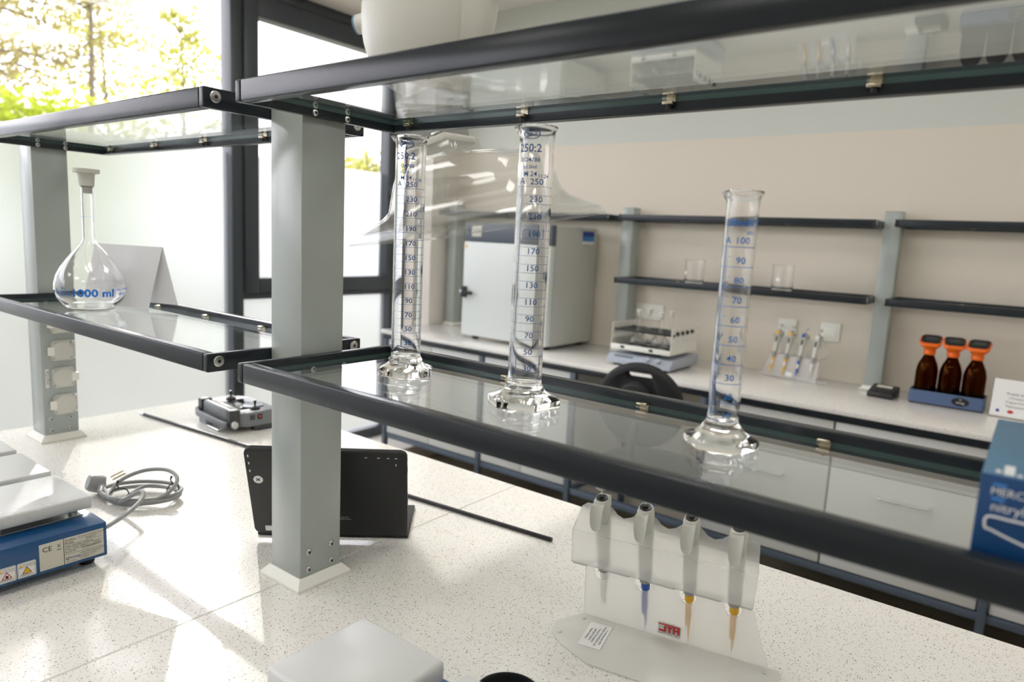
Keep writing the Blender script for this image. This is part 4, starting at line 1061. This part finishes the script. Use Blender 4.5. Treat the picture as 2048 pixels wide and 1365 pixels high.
def place_pipettes(loc, rotz, rows):
    for u, colour, label in rows:
        if colour not in protos: p = pipette(colour, label, {'white_plastic': M['tip_clear'], 'blue_plastic': M['blue_plastic'], 'yellow': M['yellow']}[colour]); protos[colour] = p
        else: p = copy_tree(protos[colour]); p['label'] = label
        A = Matrix.Translation(loc) @ Matrix.Rotation(rotz, 4, 'Z')
        # leaning axis: tip behind the panel, head over the lip
        p0 = Vector((u, 0.0185, 0.004)); p1 = Vector((u, -0.0375, 0.205)); ax = (p1 - p0).normalized()
        y_ = ax.cross(Vector((1, 0, 0)))
        Rm = Matrix(((1, 0, 0, p0.x), (0, y_.y, ax.y, p0.y), (0, y_.z, ax.z, p0.z), (0, 0, 0, 1)))
        p.matrix_world = A @ Rm
place_pipettes(sp_loc, sp_rot, ((0.030, 'white_plastic', 'grey pipette with clear tip at the label end of the foreground stand'), (0.095, 'blue_plastic', 'blue-ringed pipette hanging in the foreground stand'),
               (0.160, 'yellow', 'yellow-ringed pipette beside the blue-ringed one in the foreground stand'), (0.223, 'yellow', 'yellow-ringed pipette at the end of the foreground stand farthest from the label')))
place_pipettes(far_loc, far_rot, ((0.030, 'white_plastic', 'all-grey pipette nearest the switch on the wall counter stand'), (0.095, 'blue_plastic', 'blue-capped pipette on the wall counter stand'),
               (0.160, 'yellow', 'yellow-capped pipette beside the blue-capped one on the wall counter stand'), (0.223, 'yellow', 'yellow-capped pipette at the window end of the wall counter stand')))

# ================================================================== things on the wall counter
# incubator
inc = thing('incubator', 'light grey laboratory incubator with dark control panel on the wall counter', 'incubator', (-2.627, 2.965, ZB))
Wi, Di = 0.598, 0.455
MB().box(0, Wi, 0.045, Di, 0.020, 0.660, 0.004).build('housing', M['inc_shell'], inc)
dr = MB().box(0.0, Wi - 0.004, 0.0, 0.0435, 0.022, 0.553, 0.005, 2).build('door', M['inc_door'], inc)
pnl = MB().box(0.0, Wi, 0.002, 0.0445, 0.5555, 0.660, 0.004, 2).build('control_panel', M['inc_panel'], inc)
MB().box(0.055, 0.125, -0.0005, 0.0019, 0.582, 0.645, 0.0008).build('display', M['label_silver'], pnl)
MB().lathe([(0.006, 0), (0.006, 0.006), (0, 0.007)], 14, frame_m((0.030, 0.0018, 0.620), (1, 0, 0), (0, 0, 1))).build('knob', M['dark'], pnl)
MB().lathe([(0.006, 0), (0.006, 0.006), (0, 0.007)], 14, frame_m((Wi - 0.030, 0.0018, 0.610), (1, 0, 0), (0, 0, 1))).build('knob', M['dark'], pnl)
tx = MB(); tx.add_mesh(text_mesh('37.0', 0.030), frame_m((0.090, -0.0008, 0.615), (1, 0, 0), (0, 0, 1))); tx.build('display_digits', M['inc_panel'], pnl, recalc=False, smooth=False)
hd = MB().box(0.002, 0.034, -0.018, 0.0, 0.238, 0.300, 0.003).build('door_handle', M['black'], dr)
MB().box(0.012, 0.092, -0.030, -0.0182, 0.256, 0.276, 0.004).build('handle_lever', M['black'], hd)
MB().lathe([(0.009, 0), (0.009, 0.014), (0, 0.014)], 14, frame_m((-0.006, -0.008, 0.268), (0, 1, 0), (0, 0, 1))).build('handle_pin', M['steel'], hd)
MB().box(0.012, 0.026, -0.0004, -0.0001, 0.515, 0.537).build('yellow_sticker', M['yellow'], dr, smooth=False)
st_ = MB().box(Wi + 0.0001, Wi + 0.0004, 0.300, 0.420, 0.585, 0.640).build('blue_sticker', M['light_blue'], inc, smooth=False)
MB().box(Wi + 0.0004, Wi + 0.0006, 0.300, 0.420, 0.612, 0.640).build('sticker_header', M['ink_navy'], st_, smooth=False)
MB().box(Wi + 0.0001, Wi + 0.0004, 0.300, 0.420, 0.570, 0.585).build('sticker_footer', M['sticker'], st_, smooth=False)
for x in (0.05, Wi - 0.05):
    for y in (0.07, Di - 0.05): MB().lathe([(0.017, 0.0004), (0.019, 0.003), (0.019, 0.0198), (0, 0.0198)], 14).build('rubber_foot', M['rubber'], inc, (x, y, 0))

# shaker with flasks
sh = thing('orbital_shaker', 'pale blue-grey shaker with slotted metal tray of small flasks on the wall counter', 'shaker', (-1.640, 2.925, ZB))
prof = [(0.0, 0.012), (0.0, 0.030), (0.030, 0.056), (0.325, 0.060), (0.325, 0.012)]
MB().prism([(p[0], p[1]) for p in prof], 0, 0.335, Matrix(((0, 0, 1, 0), (1, 0, 0, 0), (0, 1, 0, 0), (0, 0, 0, 1))), 0.003).build('base', M['shaker'], sh)
for x in (0.04, 0.295):
    for y in (0.04, 0.285): MB().lathe([(0.018, 0.0004), (0.019, 0.002), (0.019, 0.0118), (0, 0.0118)], 12).build('rubber_foot', M['rubber'], sh, (x, y, 0))
Fs = frame_m((0, 0.0146, 0.0430), (1, 0, 0), (0, 0.030, 0.026))
MB().prism(rrect(0.050, 0.0045, 0.001, 2, 0.085, 0.004), 0.0003, 0.0008, Fs).build('name_strip', M['inc_panel'], sh, smooth=False)
for x in (0.215, 0.270): MB().lathe([(0.013, 0.0), (0.012, 0.018), (0, 0.019)], 16, Fs @ Matrix.Translation((x, -0.004, 0.0005))).build('speed_knob', M['shaker'], sh)
MB().box(0.10, 0.235, 0.10, 0.25, 0.0585, 0.0785, 0.004).build('drive_block', M['dark'], sh)
tray = MB().box(0.010, 0.322, 0.020, 0.318, 0.079, 0.083, 0.001).box(0.010, 0.322, 0.016, 0.0195, 0.079, 0.104, 0.001).box(0.010, 0.322, 0.3185, 0.322, 0.079, 0.104, 0.001).build('tray', M['white_plastic'], sh)
MB().box(0.016, 0.316, 0.024, 0.314, 0.0832, 0.0862, 0.001).build('rubber_mat', M['rubber'], tray)
for x in (0.075, 0.225): MB().box(x - 0.010, x + 0.010, 0.0146, 0.0158, 0.086, 0.098).build('tray_clip', M['dark'], tray)
for k, x in enumerate((0.010, 0.3195)):
    sw = MB()
    sw.box(x, x + 0.0025, 0.020, 0.318, 0.0835, 0.128).box(x, x + 0.0025, 0.020, 0.318, 0.152, 0.160).box(x, x + 0.0025, 0.020, 0.318, 0.178, 0.204)
    for q in range(13): 
        yq = 0.020 + q * 0.298 / 12.35; sw.box(x, x + 0.0025, yq, yq + 0.0125, 0.128, 0.152); 
    for q in range(7):
        yq = 0.020 + q * 0.298 / 6.3; sw.box(x, x + 0.0025, yq, yq + 0.0165, 0.160, 0.178)
    sw.build('side_wall', M['white_plastic'], sh, smooth=False)
    for q in range(4): MB().lathe([(0.009, 0), (0.009, 0.010), (0, 0.011)], 10, frame_m(((x - 0.0002) if k == 0 else x + 0.0027, 0.075 + q * 0.055, 0.180), (0, 1, 0) if k else (0, -1, 0), (0, 0, 1))).build('clamp_screw', M['black'], sh)
for y0, y1 in ((0.040, 0.071), (0.099, 0.125), (0.150, 0.176), (0.204, 0.235)): MB().box(0.0130, 0.3190, y0, y1, 0.166, 0.176, 0.002).build('clamp_bar', M['black'], sh)
fl0 = None
fspots = ((-1.521, 3.010, 'small stoppered flask in the shaker tray, front row nearest the incubator'), (-1.405, 3.010, 'small stoppered flask in the shaker tray, front row nearest the wall switch'),
          (-1.518, 3.115, 'small stoppered flask in the shaker tray, back row nearest the incubator'), (-1.400, 3.115, 'small stoppered flask in the shaker tray, back row nearest the wall switch'))
fspots = tuple((x, y, l) for x, y, l in fspots)
for k, (x, y, lab) in enumerate(fspots):
    if k == 0: fl0 = flask('small_flask', (x, y, ZB + 0.0864), lab, 0.60, False, 'small flasks in the shaker')
    else: dup(fl0, (x, y, ZB + 0.0864), 0.3 * k, lab)

# beakers on the wall shelf
def beaker(loc, label):
    t = thing('glass_beaker', label, 'beaker', loc, group='beakers on the wall shelf')
    r, h = 0.047, 0.125
    MB().lathe([(0.002, 0.0), (r - 0.006, 0.0), (r - 0.001, 0.004), (r, 0.010), (r, 0.02), (r, h - 0.015), (r, h - 0.008), (r + 0.004, h - 0.0005), (r + 0.0025, h), (r - 0.002, h - 0.007), (r - 0.002, h - 0.014), (r - 0.002, 0.02), (r - 0.0025, 0.008), (r - 0.008, 0.0025), (0.002, 0.0022)], 32).build('glass_body', M['glass'], t, ang=50)
    MB().prism(rrect(0.010, 0.007, 0.003, 3), 0, 0.0003, frame_m((-0.0285, -r + 0.0098 - 0.001, 0.060), (0.79, -0.61, 0), (0, 0, 1))).build('white_patch', M['sticker'], t, smooth=False)
    return t
bk = beaker((-1.357, 3.235, 1.281 + 0.0174), 'clear glass beaker on the lower wall shelf, nearer the shaker')
dup(bk, (-0.930, 3.215, 1.281 + 0.0174), 0.5, 'clear glass beaker on the lower wall shelf, above the pipette stand')

# wall sockets and switch
def wall_plate(x0, x1, z0, z1, label, name, cat, kind):
    t = thing(name, label, cat, ((x0 + x1) / 2, 3.4495, (z0 + z1) / 2))
    W, H = (x1 - x0) / 2, (z1 - z0) / 2; F = frame_m((0, 0, 0), (1, 0, 0), (0, 0, 1))
    MB().prism(rrect(W, H, 0.006, 4), 0, 0.010, F, 0.002).build('cover_frame', M['white_plastic'], t)
    n = max(1, round(W / H))
    for k in range(n):
        cx = -W + (2 * k + 1) * W / n
        if kind == 'switch': MB().prism(rrect(0.028, 0.028, 0.003, 3, cx, 0), 0.0102, 0.0150, F, 0.0015).build('rocker', M['white_plastic'], t)
        else:
            MB().lathe([(0.028, 0.0101), (0.027, 0.0122), (0.0195, 0.0124), (0.0185, 0.0104), (0.0, 0.0104)], 24, F @ Matrix.Translation((cx, 0, 0))).build('socket_well', M['white_plastic'], t)
            for s_ in (-1, 1): MB().lathe([(0.0022, 0.0105), (0.0022, 0.0108), (0, 0.0108)], 10, F @ Matrix.Translation((cx + 0.0095 * s_, 0, 0.002))).build('contact_hole', M['dark'], t)
    return t
wall_plate(-0.994, -0.908, 1.078, 1.164, 'white square wall socket behind the yellow-capped pipettes', 'wall_socket', 'socket', 'socket')
wall_plate(-0.800, -0.714, 1.080, 1.166, 'white square light switch on the back wall beside the grey pipette', 'light_switch', 'switch', 'switch')
wall_plate(-1.765, -1.600, 1.082, 1.164, 'white double wall socket behind the shaker flasks', 'wall_socket', 'socket', 'socket')

# black meter
mt = thing('bench_meter', 'small black desktop meter with sloping keypad beside the grey wall post', 'meter', (-0.472, 3.215, ZB), math.radians(-8))
prof = [(-0.045, 0.0004), (-0.050, 0.012), (-0.046, 0.022), (0.030, 0.048), (0.042, 0.046), (0.045, 0.0004)]
MB().prism(prof, -0.050, 0.050, Matrix(((0, 0, 1, 0), (1, 0, 0, 0), (0, 1, 0, 0), (0, 0, 0, 1))), 0.004).build('housing', M['black'], mt)
Fm_ = frame_m((0, -0.008, 0.0352), (1, 0, 0), (0, 0.076, 0.026))
MB().prism(rrect(0.030, 0.010, 0.002, 3, 0, 0.020), 0.0004, 0.0010, Fm_).build('display', M['label_silver'], mt, smooth=False)
for r_ in range(2):
    for c_ in range(4): MB().prism(rrect(0.006, 0.004, 0.002, 3, -0.027 + c_ * 0.018, -0.006 - r_ * 0.014), 0.0004, 0.0020, Fm_).build('key', M['remote_dark'], mt)

# dispenser bottles in their tray
tr = thing('bottle_tray', 'slate blue plastic tray holding three amber bottles on the wall counter', 'tray', (-0.248, 3.250, ZB))
b = MB(); o1 = rrect(0.130, 0.058, 0.012, 4); i1 = rrect(0.126, 0.054, 0.010, 4)
b.loft([[(x, y, 0.006) for x, y in o1], [(x, y, 0.056) for x, y in o1], [(x, y, 0.056) for x, y in i1], [(x, y, 0.010) for x, y in i1]]).build('tray_body', M['tray_blue'], tr)
MB().prism(rrect(0.127, 0.055, 0.011, 4), 0.0004, 0.0058).build('foot_strip', M['rubber'], tr)
bd = MB().lathe([(0.017, 0), (0.0165, 0.0012), (0, 0.0014)], 32, frame_m((0.050, -0.0582, 0.031), (1, 0, 0), (0, 0, 1)) @ Matrix.Diagonal((1.75, 1, 1, 1))).build('oval_badge', M['black'], tr)
tx = MB(); tx.add_mesh(text_mesh('witeg', 0.0130), frame_m((0.050, -0.0599, 0.0285), (1, 0, 0), (0, 0, 1))); tx.add_mesh(text_mesh('lab', 0.008), frame_m((0.050, -0.0599, 0.0405), (1, 0, 0), (0, 0, 1))); tx.build('lettering', M['ink_white'], bd, recalc=False, smooth=False)
def bottle(loc, label):
    t = thing('dispenser_bottle', label, 'bottle', loc, group='amber bottles in the blue tray')
    r = 0.0395
    MB().lathe([(0.002, 0.001), (r - 0.004, 0.0), (r, 0.004), (r, 0.012), (r, 0.110), (r, 0.120), (r - 0.002, 0.135), (0.033, 0.152), (0.024, 0.172), (0.0175, 0.186), (0.0158, 0.192), (0.0158, 0.204),
                (0.0135, 0.204), (0.0135, 0.192), (0.0150, 0.186), (0.0215, 0.172), (0.030, 0.152), (r - 0.005, 0.135), (r - 0.003, 0.120), (r - 0.003, 0.110), (r - 0.003, 0.014), (r - 0.006, 0.006), (0.002, 0.005)], 32).build('amber_glass', M['amber'], t, ang=50)
    MB().lathe([(0.0172, 0.187), (0.0215, 0.189), (0.0225, 0.203), (0.0205, 0.207), (0.024, 0.213), (0.030, 0.219), (0.034, 0.2225), (0, 0.2226)], 32).build('orange_head', M['orange'], t)
    n_ = 4; tilt = lambda pts, z: [(x, y, z + 0.42 * (y + 0.030)) for x, y in pts]
    base_ = [(0.0335 * math.cos(2 * PI * k / 20 + PI / 20), 0.0335 * math.sin(2 * PI * k / 20 + PI / 20), 0.2227) for k in range(20)]
    top_ = rrect(0.0385, 0.036, 0.019, n_); MB().loft([base_, tilt(rrect(0.039, 0.037, 0.020, n_), 0.2265), tilt(rrect(0.0395, 0.0375, 0.020, n_), 0.234), tilt(top_, 0.237), tilt(rrect(0.034, 0.031, 0.015, n_), 0.2372)]).build('display_bezel', M['orange'], t)
    cap = MB().loft([tilt(rrect(0.034, 0.031, 0.015, n_), 0.2374), tilt(rrect(0.034, 0.031, 0.015, n_), 0.2400), tilt(rrect(0.032, 0.029, 0.014, n_), 0.2410)]).build('display_top', M['black'], t)
    MB().loft([tilt(rrect(0.020, 0.012, 0.003, 2), 0.2412), tilt(rrect(0.020, 0.012, 0.003, 2), 0.2418)]).build('display', M['remote_dark'], cap, smooth=False)
    return t
bt = bottle((-0.330, 3.250, ZB + 0.0104), 'amber bottle with orange dispenser top, nearest the small black meter')
dup(bt, (-0.248, 3.250, ZB + 0.0104), 0.1, 'amber bottle with orange dispenser top, middle of the three')
dup(bt, (-0.166, 3.250, ZB + 0.0104), -0.08, 'amber bottle with orange dispenser top, nearest the white sign')

# sign in an acrylic holder
sg = thing('sign_holder', 'clear acrylic holder with white printed notice beside the amber bottles', 'sign', (-0.100, 3.190, ZB), math.radians(-4))
Fg = frame_m((0.105, 0, 0.075), (1, 0, 0), (0, 0.20, 0.98))
ho = MB().box(-0.107, 0.107, -0.074, 0.074, -0.0015, 0.0015, 0.0005, mtx=Fg).box(-0.002, 0.212, -0.012, 0.060, 0.0004, 0.0022).build('acrylic_holder', M['hood'], sg, smooth=False)
pp = MB().box(-0.104, 0.104, -0.071, 0.071, 0.0016, 0.0019, mtx=Fg).build('paper', M['sticker'], sg, smooth=False)
tx = MB()
for k, s in enumerate(('Projekt dofinansowany', 'z Funduszy Europejskich', 'Program Polska Wschodnia', 'Wyposazenie laboratorium')):
    tx.add_mesh(text_mesh(s, 0.0105 if k else 0.013), Fg @ Matrix.Translation((0.0, 0.018 - k * 0.016, 0.0023)))
tx.build('lettering', M['ink'], pp, recalc=False, smooth=False)
lg_ = MB().lathe([(0.006, 0.002), (0.006, 0.0023), (0, 0.0023)], 16, Fg @ Matrix.Translation((-0.080, -0.050, 0))).build('blue_logo', M['ink_navy'], pp, smooth=False)
MB().lathe([(0.0065, 0.002), (0.0065, 0.0023), (0, 0.0023)], 16, Fg @ Matrix.Translation((-0.040, -0.050, 0)) @ Matrix.Diagonal((1.5, 1, 1, 1))).build('red_logo', M['ink_red'], pp, smooth=False)

# ================================================================== chair at the kneehole
ch = thing('lab_chair', 'black round-backed lab chair with oval handle slot pushed up to the wall counter', 'chair', (-1.20, 2.55, 0), math.radians(6))
# backrest: thick disc with a slot, leaning slightly back
Fb = frame_m((0.0, -0.145, 0.862), (1, 0, 0), (0, -0.14, 0.99))
N = 48
outer = [(0.178 * math.cos(2 * PI * k / N), 0.172 * math.sin(2 * PI * k / N)) for k in range(N)]
slot = []
for k in range(N):
    a = 2 * PI * k / N; c_, s_ = math.cos(a), math.sin(a)
    slot.append((0.038 * (1 if c_ > 0 else -1) + 0.013 * c_ if abs(c_) > 0.02 else 0.0, 0.124 + 0.013 * s_))
b = MB()
rings = []
for sc, z in ((0.90, -0.024), (0.985, -0.016), (1.0, 0.0), (0.985, 0.014), (0.92, 0.022)):
    rings.append([Fb @ Vector((x * sc, y * sc, z)) for x, y in outer])
rs = [[Fb @ Vector((x * m_, 0.124 + (y - 0.124) * m_, z)) for x, y in slot] for m_, z in ((1.15, 0.022), (1.0, 0.014), (1.0, -0.016), (1.15, -0.024))]
# start both loops at the same angle so the faces between disc edge and slot do not twist
b.loft(rings + rs + [rings[0]], False, False)
bmesh.ops.remove_doubles(b.bm, verts=b.bm.verts[:], dist=1e-5)
bkr = b.build('backrest', M['rubber'], ch, ang=50)
MB().lathe([(0.066, 0.010), (0.065, 0.030), (0.057, 0.044), (0.036, 0.050), (0, 0.051)], 32, Fb @ Matrix.Translation((-0.008, 0.038, 0.010))).build('backrest_boss', M['rubber'], ch, ang=30)
MB().tube(catmull([(0, -0.185, 0.80), (0, -0.200, 0.70), (0, -0.165, 0.55), (0, -0.06, 0.525), (0, 0.04, 0.525)], 5), 0.018, 10).build('back_bracket', M['black'], ch)
MB().lathe([(0.0, 0.535), (0.17, 0.535), (0.205, 0.550), (0.212, 0.575), (0.200, 0.592), (0.13, 0.598), (0.0, 0.594)], 40, Matrix.Translation((0, 0.02, 0))).build('seat', M['rubber'], ch, ang=50)
MB().lathe([(0.024, 0.12), (0.024, 0.30), (0.015, 0.302), (0.015, 0.534), (0.06, 0.5345), (0, 0.5345)], 18, Matrix.Translation((0, 0.02, 0))).build('gas_column', M['steel'], ch)
for k in range(5):
    a = 2 * PI * k / 5 + 0.3; c_ = Vector((0, 0.02, 0)); d_ = Vector((math.cos(a), math.sin(a), 0))
    lg = MB().tube([c_ + d_ * 0.022 + Vector((0, 0, 0.135)), c_ + d_ * 0.15 + Vector((0, 0, 0.115)), c_ + d_ * 0.29 + Vector((0, 0, 0.085))], [0.022, 0.018, 0.014], 10).build('base_arm', M['black'], ch)
    p_ = c_ + d_ * 0.285
    MB().lathe([(0.020, -0.014), (0.026, -0.010), (0.026, 0.010), (0.020, 0.014)], 18, frame_m((p_.x, p_.y, 0.0268), (0, 0, 1), (-d_.y, d_.x, 0)) ).build('caster', M['black'], lg)

# ================================================================== fume extraction arm over the far side of the bench
ex = thing('extraction_arm', 'ceiling-hung fume extraction arm with clear plastic hood behind the cylinders', 'extractor', (-0.925, 1.08, 0))
Hm = Matrix.Translation((0.0, 0.0, 1.512)) @ Matrix.Rotation(math.radians(8), 4, 'Z') @ Matrix.Rotation(math.radians(-9.5), 4, 'Y') @ Matrix.Rotation(math.radians(4), 4, 'X')
HCX = -0.05
def hood_loops(d):
    L = []
    for a, bb, r, z, cx in ((0.226, 0.150, 0.025, -0.016, 0), (0.222, 0.146, 0.025, 0.0, 0), (0.208, 0.132, 0.03, 0.006, 0), (0.182, 0.108, 0.05, 0.026, 0), (0.172, 0.098, 0.055, 0.040, 0), (0.167, 0.092, 0.06, 0.070, 0), (0.160, 0.087, 0.06, 0.096, 0),
                            (0.147, 0.080, 0.055, 0.114, -0.004), (0.120, 0.072, 0.05, 0.124, -0.014), (0.084, 0.064, 0.03, 0.130, -0.034), (0.063, 0.060, 0.015, 0.138, -0.046), (0.054, 0.056, 0.010, 0.150, -0.050), (0.052, 0.054, 0.010, 0.166, HCX)):
        L.append([Hm @ Vector((cx + x, y, z - d)) for x, y in rrect(a - d, bb - d, max(0.004, r - d), 7)])
    return L
lo_ = hood_loops(0.0); li_ = hood_loops(0.0028)
b = MB(); b.loft(lo_ + li_[::-1] + [lo_[0]], False, False)
bmesh.ops.remove_doubles(b.bm, verts=b.bm.verts[:], dist=1e-6)
b.build('clear_hood', M['hood'], ex, ang=50)
MB().tube([tuple(p) for p in hood_loops(-0.0005)[0]], 0.0022, 6, True).build('rim_bead', M['hood'], ex)
Hc = Hm @ Matrix.Translation((HCX, 0, 0)) @ Matrix.Rotation(math.radians(-6), 4, 'Y')
cl = MB().prism(rrect(0.057, 0.059, 0.008, 4), 0.156, 0.170, Hc, 0.002).build('collar', M['arm_shell'], ex)
for x in (-0.036, 0.036):
    for y in (-0.056, 0.056): MB().box(x - 0.009, x + 0.009, y - 0.004, y + 0.004, 0.1705, 0.176, 0.0015, mtx=Hc).build('hood_clip', M['steel'], cl)
plm = MB().prism(rrect(0.049, 0.051, 0.006, 3), 0.1705, 0.262, Hc, 0.002).build('sheet_metal_neck', M['arm_metal'], ex)
for x in (-0.034, 0.036): MB().lathe([(0.005, 0), (0.005, 0.002), (0.003, 0.003), (0, 0.003)], 12, Hc @ frame_m((x, -0.0512, 0.190), (1, 0, 0), (0, 0, 1))).build('neck_screw', M['steel'], plm)
# joint housing: two rounded half shells with blue end caps
def egg(cx, cy, cz, a, bq, c, rot, name, mtl, tilt=0.0):
    b = MB(); r = bmesh.ops.create_uvsphere(b.bm, u_segments=36, v_segments=20, radius=1.0)
    T = Matrix.Translation((cx, cy, cz)) @ Matrix.Rotation(rot, 4, 'Z') @ Matrix.Rotation(tilt, 4, 'Y') @ Matrix.Diagonal((a, bq, c, 1))
    bmesh.ops.transform(b.bm, matrix=T, verts=b.bm.verts[:])
    return b.build(name, mtl, ex, ang=60)
J = Vector((-0.160, -0.03, 1.930))
egg(J.x, J.y, J.z, 0.118, 0.085, 0.165, 0.35, 'joint_shell', M['arm_shell'], 0.10)
egg(J.x + 0.050, J.y + 0.050, J.z + 0.045, 0.098, 0.070, 0.155, 0.35, 'joint_shell', M['arm_shell'], -0.15)
nk = MB(); 
nk.loft([[(J.x + 0.02 + (0.050) * math.cos(t), J.y + 0.050 * math.sin(t), J.z - 0.125) for t in [2 * PI * k / 24 for k in range(24)]],
         [(J.x + 0.045 + 0.050 * math.cos(t), J.y + 0.050 * math.sin(t), J.z - 0.150) for t in [2 * PI * k / 24 for k in range(24)]],
         [tuple(Hc @ Vector((0.045 * math.cos(t), 0.045 * math.sin(t), 0.2625))) for t in [2 * PI * k / 24 for k in range(24)]]]).build('neck_sleeve', M['arm_shell'], ex)
for (px_, dd, nm) in (((J.x - 0.104, J.y - 0.040, J.z - 0.018), Vector((-0.93, -0.34, -0.12)), 'cap'), ((J.x + 0.142, J.y + 0.085, J.z + 0.050), Vector((0.93, 0.30, -0.10)), 'cap')):
    q = dd.normalized().to_track_quat('Z', 'Y').to_matrix().to_4x4(); T = Matrix.Translation(px_) @ q
    bs = MB().lathe([(0.034, -0.020), (0.024, -0.004), (0.0205, 0.006), (0.0195, 0.022), (0, 0.022)], 24, T).build('pivot_boss', M['arm_shell'], ex)
    MB().lathe([(0.0200, 0.0222), (0.0195, 0.0262), (0, 0.0275)], 24, T).build('blue_cap', M['cap_blue'], bs)
MB().tube([(J.x + 0.02, J.y + 0.01, J.z + 0.10), (J.x + 0.01, J.y + 0.02, 2.30), (J.x + 0.0, J.y + 0.03, 2.849)], 0.050, 24).build('arm_tube', M['arm_shell'], ex)
MB().lathe([(0.075, 2.80), (0.085, 2.81), (0.085, 2.8495), (0, 2.8495)], 28, Matrix.Translation((J.x, J.y + 0.03, 0))).build('ceiling_flange', M['arm_metal'], ex)
